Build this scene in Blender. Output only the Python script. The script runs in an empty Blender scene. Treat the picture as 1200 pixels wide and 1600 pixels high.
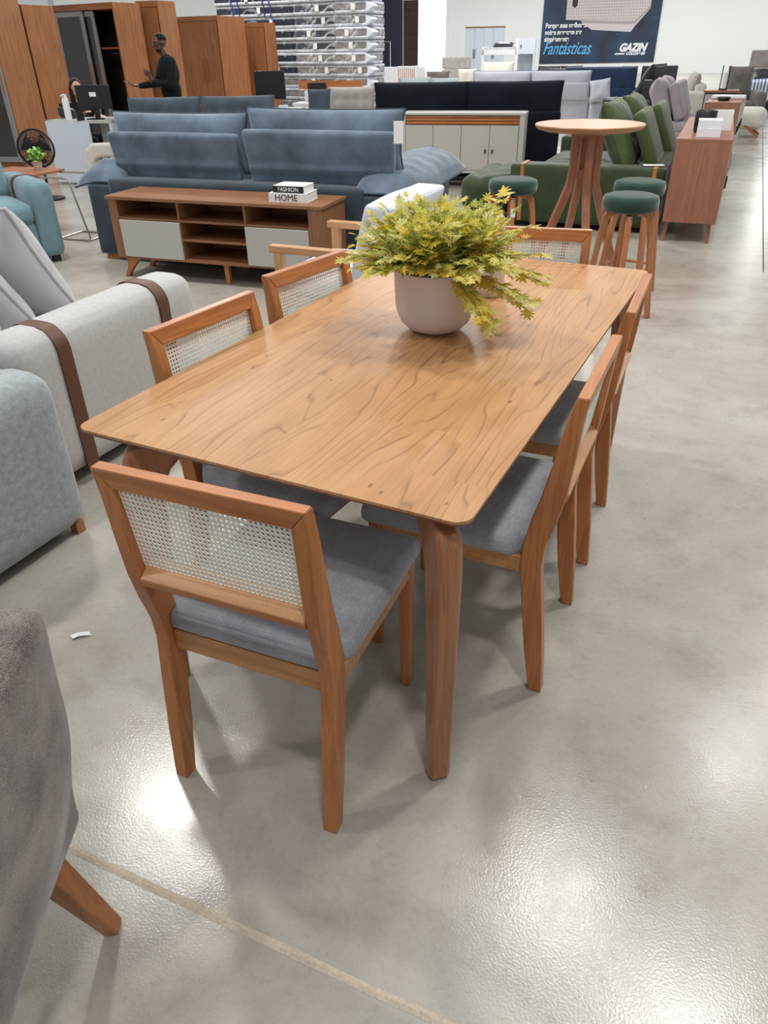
import bpy, bmesh, math, random
from mathutils import Vector, Matrix
from math import sin, cos, pi, radians as rad
random.seed(7)
S = bpy.context.scene; COL = S.collection
# ------------------------------------------------------------ camera, sky, lamps, exposure
cd = bpy.data.cameras.new('camera'); cam = bpy.data.objects.new('camera', cd); COL.objects.link(cam); S.camera = cam
cd.sensor_fit = 'VERTICAL'; cd.sensor_height = 36.0; cd.lens = 1140.2 / 1600 * 36.0
cd.clip_start = 0.05; cd.clip_end = 300
YAW, PIT, ROL = -0.4687, 0.5677, -0.0171
fw = Vector((sin(YAW)*cos(PIT), cos(YAW)*cos(PIT), -sin(PIT))); rt = Vector((cos(YAW), -sin(YAW), 0)); up = rt.cross(fw)
rr = cos(ROL)*rt + sin(ROL)*up; uu = -sin(ROL)*rt + cos(ROL)*up
cam.matrix_world = Matrix(((rr.x, uu.x, -fw.x, 0.3697), (rr.y, uu.y, -fw.y, -1.069), (rr.z, uu.z, -fw.z, 1.5177), (0, 0, 0, 1)))
W = bpy.data.worlds.new('hall_light'); S.world = W; W.use_nodes = True
bg = W.node_tree.nodes['Background']; bg.inputs[0].default_value = (0.93, 0.96, 1.0, 1); bg.inputs[1].default_value = 0.43
S.view_settings.view_transform = 'Standard'; S.view_settings.look = 'None'; S.view_settings.gamma = 1; S.view_settings.exposure = 0.0
S.view_settings.use_curve_mapping = False
S.cycles.max_bounces = 6; S.cycles.diffuse_bounces = 3; S.cycles.glossy_bounces = 3; S.cycles.transparent_max_bounces = 8
def lamp(x, y, z=6.0, e=92, s=0.5):
    l = bpy.data.lights.new('ceiling_or_fill_lamp', 'AREA'); l.shape = 'DISK'; l.size = s; l.energy = e; l.color = (1.0, 0.985, 0.95)
    o = bpy.data.objects.new('ceiling_or_fill_lamp', l); o.location = (x, y, z); COL.objects.link(o)
for x, y, e in [(-4.3, 2.6, 165), (0.0, 3.5, 85), (1.3, 2.7, 115), (1.5, 6.2, 70), (2.6, 8.8, 60), (-3.6, 8.4, 92), (-4.4, -2.4, 92), (1.2, -1.6, 92), (-8.6, 3.2, 92), (-8.2, 8.8, 92)]:
    lamp(x, y, e=e, s=.42)
for x, y in [(-12, 14), (-6, 15), (-12, 24), (-5, 25), (-18, 30), (-9, 34), (-3, 36), (7, 22), (-14, 42), (-7, 43), (0, 44), (-20, 41)]:  # far lamps; those nearest the back wall are added to brighten it
    lamp(x, y, 6.5, 400, 1.2)
# ------------------------------------------------------------ helpers
def mesh_obj(name, bm, mat, parent=None, loc=(0, 0, 0), rz=0, bev=0, seg=2, smooth=35, label=None):
    bmesh.ops.recalc_face_normals(bm, faces=bm.faces[:])
    me = bpy.data.meshes.new(name); bm.to_mesh(me); bm.free()
    for m in (mat if isinstance(mat, (list, tuple)) else [mat]): me.materials.append(m)
    if smooth: me.shade_smooth(); me.set_sharp_from_angle(angle=rad(smooth))
    o = bpy.data.objects.new(name, me); COL.objects.link(o)
    o.location = loc; o.rotation_euler = (0, 0, rz)
    if parent: o.parent = parent
    if bev:
        b = o.modifiers.new('bevel', 'BEVEL'); b.width = bev; b.segments = seg; b.limit_method = 'ANGLE'; b.angle_limit = rad(40)
    if label: o['label'] = label
    return o
def tag(o, label=None, cat=None, group=None, kind=None):
    if label: o['label'] = label
    if cat: o['category'] = cat
    if group: o['group'] = group
    if kind: o['kind'] = kind
    return o
def thing(name, label, cat, loc=(0, 0, 0), deg=0, group=None):
    o = bpy.data.objects.new(name, None); COL.objects.link(o); o.empty_display_size = .1
    o.location = loc; o.rotation_euler = (0, 0, rad(deg)); return tag(o, label, cat, group)
def dup(root, label, loc, deg, group=None, tilt=None):
    def cp(o, par):
        c = o.copy(); COL.objects.link(c)
        if par: c.parent = par
        for ch in list(o.children): cp(ch, c)
        return c
    r = cp(root, None); r.location = loc; r.rotation_euler = (0, 0, rad(deg)); r['label'] = label
    if group: r['group'] = group
    return r
def BM(): return bmesh.new()
def box(bm, x0, x1, y0, y1, z0, z1, mi=0):
    v = [bm.verts.new((x, y, z)) for z in (z0, z1) for x, y in ((x0, y0), (x1, y0), (x1, y1), (x0, y1))]
    for f in ((0, 3, 2, 1), (4, 5, 6, 7), (0, 1, 5, 4), (1, 2, 6, 5), (2, 3, 7, 6), (3, 0, 4, 7)):
        bm.faces.new([v[i] for i in f]).material_index = mi
    return bm
def prism(bm, pts, c0, c1, plane='yz', mi=0):
    def mk(a, b, c): return {'yz': (c, a, b), 'xz': (a, c, b), 'xy': (a, b, c)}[plane]
    A = [bm.verts.new(mk(a, b, c0)) for a, b in pts]; B = [bm.verts.new(mk(a, b, c1)) for a, b in pts]
    n = len(pts); fs = [bm.faces.new(A[::-1]), bm.faces.new(B)]
    for i in range(n): fs.append(bm.faces.new((A[i], A[(i+1) % n], B[(i+1) % n], B[i])))
    for f in fs: f.material_index = mi
    return bm
def strip(bm, L, R, c0, c1, plane='yz'):
    """solid between two matching outlines L and R (lists of (a,b)), extruded c0..c1, made of quads"""
    def mk(a, b, c): return {'yz': (c, a, b), 'xz': (a, c, b), 'xy': (a, b, c)}[plane]
    rows = [[bm.verts.new(mk(*l, c0)), bm.verts.new(mk(*r, c0)), bm.verts.new(mk(*r, c1)), bm.verts.new(mk(*l, c1))] for l, r in zip(L, R)]
    for a, b in zip(rows, rows[1:]):
        for i in range(4): bm.faces.new((a[i], a[(i+1) % 4], b[(i+1) % 4], b[i]))
    bm.faces.new(rows[0][::-1]); bm.faces.new(rows[-1]); return bm
def tube(bm, pts, r, n=8, closed=False):
    pts = [Vector(p) for p in pts]; rings = []; N = len(pts); rs = r if isinstance(r, (list, tuple)) else [r]*N
    prev = None
    for i, p in enumerate(pts):
        if closed: t = pts[(i+1) % N] - pts[i-1]
        else: t = pts[min(i+1, N-1)] - pts[max(i-1, 0)]
        t.normalize()
        a = prev - t*prev.dot(t) if prev else t.orthogonal()
        if a.length < 1e-4: a = t.orthogonal()
        a.normalize(); prev = a; b = t.cross(a)
        rings.append([bm.verts.new(p + (a*cos(2*pi*k/n) + b*sin(2*pi*k/n))*rs[i]) for k in range(n)])
    for i in range(N if closed else N-1):
        A, B = rings[i], rings[(i+1) % N]
        for k in range(n): bm.faces.new((A[k], A[(k+1) % n], B[(k+1) % n], B[k]))
    if not closed: bm.faces.new(rings[0][::-1]); bm.faces.new(rings[-1])
    return bm
def bar(bm, p0, p1, w, d, w1=None, d1=None, ref=(0, 0, 1)):
    """tapered rectangular bar from p0 to p1"""
    p0, p1 = Vector(p0), Vector(p1); t = (p1-p0).normalized(); r = Vector(ref)
    if abs(t.dot(r)) > .9: r = Vector((0, 1, 0))
    a = t.cross(r).normalized(); b = a.cross(t)
    w1 = w1 or w; d1 = d1 or d; vs = []
    for p, ww, dd in ((p0, w, d), (p1, w1, d1)):
        vs.append([bm.verts.new(p + a*sx*ww/2 + b*sy*dd/2) for sx, sy in ((-1, -1), (1, -1), (1, 1), (-1, 1))])
    for i in range(4): bm.faces.new((vs[0][i], vs[0][(i+1) % 4], vs[1][(i+1) % 4], vs[1][i]))
    bm.faces.new(vs[0][::-1]); bm.faces.new(vs[1]); return bm
def lathe(bm, prof, n=32, cx=0, cy=0, mi=0):
    rings = []
    for r, z in prof:
        if r < 1e-5: rings.append([bm.verts.new((cx, cy, z))])
        else: rings.append([bm.verts.new((cx+r*cos(2*pi*k/n), cy+r*sin(2*pi*k/n), z)) for k in range(n)])
    for A, B in zip(rings, rings[1:]):
        for k in range(n):
            k2 = (k+1) % n
            if len(A) == 1 and len(B) == 1: continue
            if len(A) == 1: f = bm.faces.new((A[0], B[k2], B[k]))
            elif len(B) == 1: f = bm.faces.new((A[k], A[k2], B[0]))
            else: f = bm.faces.new((A[k], A[k2], B[k2], B[k]))
            f.material_index = mi
    return bm
def softbox(bm, x0, x1, y0, y1, z0, z1, r=.04, puff=(0, 0, 0), n=8, M=None, wob=0, seed=0):
    h = Vector(((x1-x0)/2, (y1-y0)/2, (z1-z0)/2)); c = Vector(((x0+x1)/2, (y0+y1)/2, (z0+z1)/2)); r = min(r, min(h)*.98)
    rnd = random.Random(seed); ph = [rnd.uniform(0, 6) for _ in range(6)]
    def coords(H):
        e = [H*1.0, H-.15*r, H-.45*r, H-r]; m = [(-(H-r)) + 2*(H-r)*i/n for i in range(1, n)]
        return [-a for a in e] + m + e[::-1]
    cs = [coords(h[i]) for i in range(3)]; cache = {}
    def V(q):
        k = tuple(round(a, 5) for a in q)
        if k in cache: return cache[k]
        q = Vector(q); inner = Vector([max(-(h[i]-r), min(h[i]-r, q[i])) for i in range(3)]); d = q-inner
        out = inner + d.normalized()*r if d.length > 1e-7 else q.copy()
        u = [q[i]/h[i] for i in range(3)]
        for i in range(3):
            j, k2 = (i+1) % 3, (i+2) % 3
            out[i] += puff[i]*u[i]*max(0, 1-u[j]**2)**.7*max(0, 1-u[k2]**2)**.7
        if wob: out += Vector((sin(q.y*9+ph[0])+sin(q.z*13+ph[1]), sin(q.x*8+ph[2])+sin(q.z*11+ph[3]), sin(q.x*7+ph[4])+sin(q.y*10+ph[5])))*wob*.5
        out += c
        if M: out = M @ out
        cache[k] = bm.verts.new(out); return cache[k]
    for ax in range(3):
        j, k2 = (ax+1) % 3, (ax+2) % 3
        for s in (-1, 1):
            for a in range(len(cs[j])-1):
                for b in range(len(cs[k2])-1):
                    vs = []
                    for aa, bb in ((a, b), (a+1, b), (a+1, b+1), (a, b+1)):
                        q = [0, 0, 0]; q[ax] = s*h[ax]; q[j] = cs[j][aa]; q[k2] = cs[k2][bb]; vs.append(V(q))
                    try: bm.faces.new(vs)
                    except ValueError: pass
    return bm
def pillow_pt(u, v, w, h, t, s, tufts, pinch=.06, seed=0, p=.55):
    e = max(0, (1-u**4))*max(0, (1-v**4)); th = t/2*e**p
    th *= 1 + .07*sin(5*u+seed)*cos(4*v+seed*2)
    for a, b, st in tufts: th *= 1 - st*math.exp(-(((u-a)*w/2)**2+((v-b)*h/2)**2)/.0045)
    X = u*w/2*(1-pinch*(1-v*v)); Z = v*h/2*(1-pinch*(1-u*u)*.8)
    # wrinkles close to the seams
    th += t*.03*sin(u*23+v*5+seed)*abs(v)**3*(1-v**6)
    return Vector((X, s*th, Z))
def pillow(name, mat, w, h, t, parent=None, M=None, tufts=(), piping=None, seed=0, n=28, pinch=.06, pipr=.007, p=.55):
    """cushion standing in the xz plane, centre at origin, then matrix M"""
    M = M or Matrix(); bm = BM(); g = {}
    for s in (-1, 1):
        for i in range(n+1):
            for j in range(n+1):
                u = sin(pi/2*(2*i/n-1)); v = sin(pi/2*(2*j/n-1))
                edge = i in (0, n) or j in (0, n)
                if edge and s == 1: g[s, i, j] = g[-1, i, j]; continue
                g[s, i, j] = bm.verts.new(M @ pillow_pt(u, v, w, h, t, s, tufts, pinch, seed, p))
        for i in range(n):
            for j in range(n): bm.faces.new((g[s, i, j], g[s, i+1, j], g[s, i+1, j+1], g[s, i, j+1]))
    o = mesh_obj(name, bm, mat, parent, smooth=80)
    if piping:
        pts = []
        for a in range(4):
            for k in range(n):
                q = 2*k/n-1; u, v = [(q, -1), (1, q), (-q, 1), (-1, -q)][a]
                pts.append(M @ pillow_pt(u, v, w*1.005, h*1.005, t, 1, (), pinch, seed, p))
        bm = BM(); tube(bm, pts, pipr, 6, closed=True); mesh_obj('piping', bm, piping, o, smooth=80)
    return o
def T(x=0, y=0, z=0, rx=0, ry=0, rz=0):
    return Matrix.Translation((x, y, z)) @ Matrix.Rotation(rad(rz), 4, 'Z') @ Matrix.Rotation(rad(ry), 4, 'Y') @ Matrix.Rotation(rad(rx), 4, 'X')
def text_obj(txt, size, mat, parent, M, ext=.001, shear=0, align='LEFT', name='lettering', bold=0, sx=1):
    cu = bpy.data.curves.new('t', 'FONT'); cu.body = txt; cu.size = size; cu.extrude = ext; cu.shear = shear; cu.align_x = align; cu.offset = bold
    t = bpy.data.objects.new('t', cu); COL.objects.link(t)
    dg = bpy.context.evaluated_depsgraph_get(); me = bpy.data.meshes.new_from_object(t.evaluated_get(dg)); bpy.data.objects.remove(t)
    me.transform(M @ Matrix.Diagonal((sx, 1, 1, 1))); me.materials.clear(); me.materials.append(mat)
    o = bpy.data.objects.new(name, me); COL.objects.link(o); o.parent = parent; return o
# ------------------------------------------------------------ materials
def nt(name):
    m = bpy.data.materials.new(name); m.use_nodes = True; t = m.node_tree; return m, t.nodes, t.links, t.nodes['Principled BSDF']
def plain(name, c, rough=.5, metal=0, spec=.5, coat=0, alpha=1, emit=0):
    m, N, L, P = nt(name)
    P.inputs['Base Color'].default_value = (*c, 1); P.inputs['Roughness'].default_value = rough; P.inputs['Metallic'].default_value = metal
    P.inputs['Specular IOR Level'].default_value = spec; P.inputs['Coat Weight'].default_value = coat; P.inputs['Alpha'].default_value = alpha
    n = N.new('ShaderNodeTexNoise'); n.inputs['Scale'].default_value = 90; b = N.new('ShaderNodeBump'); b.inputs['Strength'].default_value = .04
    L.new(n.outputs[0], b.inputs['Height']); L.new(b.outputs[0], P.inputs['Normal'])
    if emit: P.inputs['Emission Color'].default_value = (*c, 1); P.inputs['Emission Strength'].default_value = emit
    return m
def ramp(N, stops):
    r = N.new('ShaderNodeValToRGB'); e = r.color_ramp.elements
    e[0].position, e[0].color = stops[0][0], (*stops[0][1], 1); e[1].position, e[1].color = stops[-1][0], (*stops[-1][1], 1)
    for p, c in stops[1:-1]: q = e.new(p); q.color = (*c, 1)
    return r
def wood(name, c1, c2, axis='z', rough=.38, stretch=14, scale=5, coat=.06, ring=9):
    m, N, L, P = nt(name)
    tc = N.new('ShaderNodeTexCoord'); oi = N.new('ShaderNodeObjectInfo'); mp = N.new('ShaderNodeMapping')
    sc = {'x': (1, stretch, stretch), 'y': (stretch, 1, stretch), 'z': (stretch, stretch, 1)}[axis]; mp.inputs['Scale'].default_value = sc
    add = N.new('ShaderNodeVectorMath'); add.operation = 'ADD'; mul = N.new('ShaderNodeMath'); mul.operation = 'MULTIPLY'; mul.inputs[1].default_value = 7
    L.new(oi.outputs['Random'], mul.inputs[0]); L.new(tc.outputs['Object'], add.inputs[0]); L.new(mul.outputs[0], add.inputs[1]); L.new(add.outputs[0], mp.inputs['Vector'])
    n = N.new('ShaderNodeTexNoise'); n.inputs['Scale'].default_value = scale*.35; n.inputs['Detail'].default_value = 3; n.inputs['Distortion'].default_value = .5
    L.new(mp.outputs[0], n.inputs['Vector'])
    k = N.new('ShaderNodeMath'); k.operation = 'MULTIPLY'; k.inputs[1].default_value = ring; L.new(n.outputs[0], k.inputs[0])
    pp = N.new('ShaderNodeMath'); pp.operation = 'PINGPONG'; pp.inputs[1].default_value = 1; L.new(k.outputs[0], pp.inputs[0])
    f = N.new('ShaderNodeTexNoise'); f.inputs['Scale'].default_value = scale*5; f.inputs['Detail'].default_value = 4; L.new(mp.outputs[0], f.inputs['Vector'])
    mx = N.new('ShaderNodeMath'); mx.operation = 'MULTIPLY_ADD'; mx.inputs[1].default_value = .55; L.new(pp.outputs[0], mx.inputs[0]); 
    f2 = N.new('ShaderNodeMath'); f2.operation = 'MULTIPLY'; f2.inputs[1].default_value = .5; L.new(f.outputs[0], f2.inputs[0]); L.new(f2.outputs[0], mx.inputs[2])
    r = ramp(N, [(.1, c2), (.85, c1)]); L.new(mx.outputs[0], r.inputs[0]); L.new(r.outputs[0], P.inputs['Base Color'])
    P.inputs['Roughness'].default_value = rough; P.inputs['Coat Weight'].default_value = coat; P.inputs['Coat Roughness'].default_value = .25
    b = N.new('ShaderNodeBump'); b.inputs['Strength'].default_value = .06; L.new(f.outputs[0], b.inputs['Height']); L.new(b.outputs[0], P.inputs['Normal'])
    return m
def fabric(name, c, var=.25, rough=.85, weave=320, bump=.25, sheen=.3, mott=6, tint=None, slub=False):
    m, N, L, P = nt(name); tc = N.new('ShaderNodeTexCoord')
    a = N.new('ShaderNodeTexNoise'); a.inputs['Scale'].default_value = mott; a.inputs['Detail'].default_value = 5; a.inputs['Roughness'].default_value = .62; L.new(tc.outputs['Object'], a.inputs['Vector'])
    hs = []
    for sc in ((1, .12, 1), (.12, 1, .5)) if slub else ((1, 1, 1),):
        mp = N.new('ShaderNodeMapping'); mp.inputs['Scale'].default_value = sc; L.new(tc.outputs['Object'], mp.inputs['Vector'])
        w = N.new('ShaderNodeTexNoise'); w.inputs['Scale'].default_value = weave; w.inputs['Detail'].default_value = 2; L.new(mp.outputs[0], w.inputs['Vector']); hs.append(w)
    src = hs[0].outputs[0]
    if len(hs) == 2:
        ad = N.new('ShaderNodeMath'); ad.operation = 'ADD'; L.new(hs[0].outputs[0], ad.inputs[0]); L.new(hs[1].outputs[0], ad.inputs[1])
        hf = N.new('ShaderNodeMath'); hf.operation = 'MULTIPLY'; hf.inputs[1].default_value = .5; L.new(ad.outputs[0], hf.inputs[0]); src = hf.outputs[0]
    mx = N.new('ShaderNodeMath'); mx.operation = 'MULTIPLY_ADD'; mx.inputs[1].default_value = .45; L.new(src, mx.inputs[0])
    s2 = N.new('ShaderNodeMath'); s2.operation = 'MULTIPLY'; s2.inputs[1].default_value = .55; L.new(a.outputs[0], s2.inputs[0]); L.new(s2.outputs[0], mx.inputs[2])
    lo = tuple(x*(1-var) for x in c); hi = tuple(min(1, x*(1+var)) for x in (tint or c))
    r = ramp(N, [(.36, lo), (.64, hi)]); L.new(mx.outputs[0], r.inputs[0]); L.new(r.outputs[0], P.inputs['Base Color'])
    P.inputs['Roughness'].default_value = rough; P.inputs['Sheen Weight'].default_value = sheen; P.inputs['Sheen Roughness'].default_value = .4
    P.inputs['Specular IOR Level'].default_value = .2
    b = N.new('ShaderNodeBump'); b.inputs['Strength'].default_value = bump; b.inputs['Distance'].default_value = .004; L.new(src, b.inputs['Height']); L.new(b.outputs[0], P.inputs['Normal'])
    return m
def tabletop_mat():
    m, N, L, P = nt('oak_veneer_top'); tc = N.new('ShaderNodeTexCoord')
    def math(op, a=None, b=None, c=None):
        n = N.new('ShaderNodeMath'); n.operation = op
        for i, q in enumerate((a, b, c)):
            if q is None: continue
            if isinstance(q, (int, float)): n.inputs[i].default_value = q
            else: L.new(q, n.inputs[i])
        return n.outputs[0]
    sp = N.new('ShaderNodeSeparateXYZ'); L.new(tc.outputs['Object'], sp.inputs[0]); X, Y = sp.outputs[0], sp.outputs[1]
    # veneer leaves about 0.36 wide, slip-matched end to end
    lx = math('FLOOR', math('DIVIDE', math('ADD', X, 2.0), .33)); off = math('MULTIPLY', math('FRACT', math('MULTIPLY', lx, .37)), .55)
    ly = math('FLOOR', math('DIVIDE', math('ADD', Y, off), .52))
    cb = N.new('ShaderNodeCombineXYZ')
    L.new(math('MULTIPLY', X, 4.6), cb.inputs[0]); L.new(math('ADD', math('MULTIPLY', Y, .62), math('MULTIPLY', lx, .13)), cb.inputs[1]); L.new(math('MULTIPLY', ly, .13), cb.inputs[2])
    n = N.new('ShaderNodeTexNoise'); n.inputs['Scale'].default_value = 1.35; n.inputs['Detail'].default_value = 2.2; n.inputs['Roughness'].default_value = .42; n.inputs['Distortion'].default_value = .25
    L.new(cb.outputs[0], n.inputs['Vector'])
    fr = math('FRACT', math('ADD', math('MULTIPLY', n.outputs[0], 13), math('MULTIPLY', X, 27)))
    cb2 = N.new('ShaderNodeCombineXYZ'); L.new(math('MULTIPLY', X, 160), cb2.inputs[0]); L.new(math('MULTIPLY', Y, 4), cb2.inputs[1])
    f = N.new('ShaderNodeTexNoise'); f.inputs['Scale'].default_value = 1; f.inputs['Detail'].default_value = 4; L.new(cb2.outputs[0], f.inputs['Vector'])
    cb3 = N.new('ShaderNodeCombineXYZ'); L.new(math('MULTIPLY', X, 9), cb3.inputs[0]); L.new(math('MULTIPLY', Y, 2.2), cb3.inputs[1])
    g = N.new('ShaderNodeTexNoise'); g.inputs['Scale'].default_value = 1.2; g.inputs['Detail'].default_value = 3; L.new(cb3.outputs[0], g.inputs['Vector'])
    line = ramp(N, [(0.0, (.15,)*3), (.035, (.7,)*3), (.10, (1,)*3), (.86, (.9,)*3), (.955, (.55,)*3), (1.0, (.15,)*3)]); L.new(fr, line.inputs[0])
    wt = N.new('ShaderNodeTexNoise'); wt.inputs['Scale'].default_value = 2.1; L.new(cb3.outputs[0], wt.inputs['Vector'])
    base = ramp(N, [(.3, (.385, .185, .070)), (.5, (.47, .24, .098)), (.7, (.54, .295, .132))])
    L.new(math('ADD', math('MULTIPLY', g.outputs[0], .55), math('MULTIPLY', f.outputs[0], .45)), base.inputs[0])
    dk = N.new('ShaderNodeMix'); dk.data_type = 'RGBA'; dk.inputs[6].default_value = (.21, .092, .036, 1)
    st = math('MULTIPLY', math('SUBTRACT', 1, line.outputs[0]), math('MINIMUM', math('MAXIMUM', math('MULTIPLY_ADD', wt.outputs[0], 4, -1.15), .38), 1.0))
    L.new(math('SUBTRACT', 1, st), dk.inputs[0]); L.new(base.outputs[0], dk.inputs[7])
    # little pin knots
    v = N.new('ShaderNodeTexVoronoi'); v.inputs['Scale'].default_value = 1; cb4 = N.new('ShaderNodeCombineXYZ'); L.new(math('MULTIPLY', X, 11), cb4.inputs[0]); L.new(math('MULTIPLY', Y, 5), cb4.inputs[1])
    L.new(cb4.outputs[0], v.inputs['Vector']); kn = math('LESS_THAN', v.outputs['Distance'], .05)
    k2 = N.new('ShaderNodeMix'); k2.data_type = 'RGBA'; k2.inputs[7].default_value = (.16, .06, .02, 1); L.new(math('MULTIPLY', kn, .7), k2.inputs[0]); L.new(dk.outputs[2], k2.inputs[6])
    L.new(k2.outputs[2], P.inputs['Base Color'])
    P.inputs['Roughness'].default_value = .42; P.inputs['Specular IOR Level'].default_value = .35
    b = N.new('ShaderNodeBump'); b.inputs['Strength'].default_value = .05; L.new(f.outputs[0], b.inputs['Height']); L.new(b.outputs[0], P.inputs['Normal'])
    return m
def concrete_mat():
    m, N, L, P = nt('polished_concrete'); tc = N.new('ShaderNodeTexCoord')
    def noise(s, d=4, r=.6, dist=0, sc=(1, 1, 1)):
        mp = N.new('ShaderNodeMapping'); mp.inputs['Scale'].default_value = sc; L.new(tc.outputs['Object'], mp.inputs['Vector'])
        n = N.new('ShaderNodeTexNoise'); n.inputs['Scale'].default_value = s; n.inputs['Detail'].default_value = d; n.inputs['Roughness'].default_value = r; n.inputs['Distortion'].default_value = dist
        L.new(mp.outputs[0], n.inputs['Vector']); return n.outputs[0]
    a = noise(1.1, 7, .62, .6); c = noise(5, 8, .72, .3); d = noise(55, 5, .7)
    def mix(t, A, B, fac, factor=None):
        q = N.new('ShaderNodeMix'); q.data_type = 'RGBA'; q.blend_type = t; q.inputs[0].default_value = fac
        if factor: L.new(factor, q.inputs[0])
        for i, s in ((6, A), (7, B)):
            if isinstance(s, tuple): q.inputs[i].default_value = (*s, 1)
            else: L.new(s, q.inputs[i])
        return q.outputs[2]
    r1 = ramp(N, [(.3, (.335, .305, .255)), (.5, (.42, .39, .335)), (.7, (.49, .465, .415))]); L.new(a, r1.inputs[0])
    r2 = ramp(N, [(.32, (.80, .79, .77)), (.5, (1, 1, 1)), (.7, (1.0, 1.0, 1.0))]); L.new(c, r2.inputs[0])
    r3 = ramp(N, [(.3, (.86, .86, .85)), (.5, (1, 1, 1)), (.75, (1, 1, 1))]); L.new(d, r3.inputs[0])
    col = mix('MULTIPLY', mix('MULTIPLY', r1.outputs[0], r2.outputs[0], .7), r3.outputs[0], .8)
    v = N.new('ShaderNodeTexVoronoi'); v.inputs['Scale'].default_value = 6.5; L.new(tc.outputs['Object'], v.inputs['Vector'])
    lt = N.new('ShaderNodeMath'); lt.operation = 'LESS_THAN'; lt.inputs[1].default_value = .022; L.new(v.outputs['Distance'], lt.inputs[0])
    col = mix('MIX', col, (.16, .14, .12), 0, lt.outputs[0])
    L.new(col, P.inputs['Base Color'])
    rg = N.new('ShaderNodeMapRange'); rg.inputs[1].default_value = .3; rg.inputs[2].default_value = .7; rg.inputs[3].default_value = .15; rg.inputs[4].default_value = .26; L.new(c, rg.inputs[0]); L.new(rg.outputs[0], P.inputs['Roughness'])
    P.inputs['Specular IOR Level'].default_value = .5
    fine = noise(190, 2, .5); b = N.new('ShaderNodeBump'); b.inputs['Strength'].default_value = .34; b.inputs['Distance'].default_value = .001; L.new(fine, b.inputs['Height']); L.new(b.outputs[0], P.inputs['Normal'])
    return m
M = {}
M['floor'] = concrete_mat(); M['top'] = tabletop_mat()
CH1, CH2 = (.50, .195, .062), (.34, .115, .034)
for ax in 'xyz': M['chair_'+ax] = wood('cherry_'+ax, CH1, CH2, ax)
M['pale_x'] = wood('pale_rail_x', (.56, .28, .115), (.42, .19, .07), 'x'); M['pale_z'] = wood('pale_rail_z', (.56, .28, .115), (.42, .19, .07), 'z'); M['pale_y'] = wood('pale_rail_y', (.56, .28, .115), (.42, .19, .07), 'y')
M['leg_wood'] = wood('walnut_leg', (.38, .155, .062), (.235, .085, .032), 'z', rough=.3, coat=.35)
M['edge'] = wood('veneer_edge', (.25, .10, .045), (.16, .06, .025), 'x')
for ax in 'xyz': M['tv_'+ax] = wood('tv_walnut_'+ax, (.30, .135, .062), (.205, .085, .037), ax, rough=.45, coat=0)
for ax in 'xz': M['bf_'+ax] = wood('buffet_walnut_'+ax, (.34, .15, .088), (.25, .10, .056), ax, rough=.45, coat=0)
for ax in 'xz': M['wd_'+ax] = wood('wardrobe_wood_'+ax, (.36, .138, .046), (.22, .076, .025), ax, rough=.5, coat=0, scale=3)
M['seat_fab'] = fabric('grey_linen', (.345, .36, .40), .30, weave=260, slub=True, bump=.35, mott=5)
M['cane'] = fabric('white_cane', (.86, .84, .75), .04, rough=.9, bump=.02, sheen=0)
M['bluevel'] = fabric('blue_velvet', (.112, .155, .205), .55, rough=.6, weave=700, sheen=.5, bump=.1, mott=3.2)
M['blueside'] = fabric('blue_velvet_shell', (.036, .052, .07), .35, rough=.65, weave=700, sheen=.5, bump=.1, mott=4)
M['slate'] = fabric('slate_fabric', (.058, .078, .10), .25, weave=400, mott=4)
M['sofaC'] = fabric('light_grey_linen', (.50, .49, .475), .10, weave=420, slub=True, bump=.3, mott=60)
M['cushC'] = fabric('pale_grey_cushion', (.50, .485, .49), .12, weave=420, mott=4)
M['sofaB'] = fabric('blue_grey_tweed', (.33, .365, .38), .22, weave=330, slub=True, bump=.4, mott=40)
M['teal'] = fabric('teal_fabric', (.165, .275, .31), .22, weave=380, mott=7)
M['taupe_velvet'] = fabric('taupe_velvet', (.185, .158, .145), .9, rough=.65, weave=600, sheen=.35, bump=.12, mott=5)
M['green'] = fabric('green_velvet', (.040, .060, .026), .4, rough=.6, weave=600, sheen=.3, bump=.1, mott=4)
M['greenlt'] = fabric('green_velvet_cushion', (.065, .092, .034), .4, rough=.65, weave=600, sheen=.25, bump=.1, mott=4)
M['stoolgreen'] = fabric('green_suede', (.022, .052, .036), .3, rough=.8, weave=500, sheen=.5, mott=8)
M['blackvel'] = fabric('black_velvet', (.004, .006, .012), .4, rough=.8, weave=500, sheen=0, mott=3)
M['navy'] = fabric('navy_velvet', (.012, .03, .075), .4, rough=.6, weave=500, sheen=.4, mott=4)
M['ltsofa'] = fabric('pale_lilac_grey', (.42, .44, .49), .1, weave=400, mott=4)
M['lilac'] = fabric('warm_grey_fabric', (.33, .30, .31), .15, weave=400, mott=5)
M['beige'] = fabric('beige_fabric', (.56, .53, .48), .12, weave=400, mott=5)
M['beigetuft'] = fabric('greige_fabric', (.36, .335, .31), .2, weave=400, mott=6)
M['dktaupe'] = fabric('dark_taupe', (.16, .145, .13), .3, weave=400, mott=6)
M['cream'] = fabric('cream_boucle', (.72, .70, .62), .1, weave=200, mott=8)
M['leather'] = plain('black_leather', (.02, .022, .026), .38)
M['strap'] = plain('brown_leather_strap', (.115, .042, .022), .5)
M['piping'] = fabric('dark_piping', (.05, .075, .105), .2)
M['offwhite'] = plain('offwhite_lacquer', (.50, .48, .435), .4)
M['cabgrey'] = plain('pale_grey_lacquer', (.47, .46, .42), .45)
M['white'] = plain('white_paint', (.78, .80, .83), .45)
M['plastwhite'] = fabric('white_wrapping', (.68, .72, .80), .1, rough=.35, weave=60, bump=.5, sheen=0, mott=5)
M['deskwhite'] = plain('white_laminate', (.60, .66, .74), .4)
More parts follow.
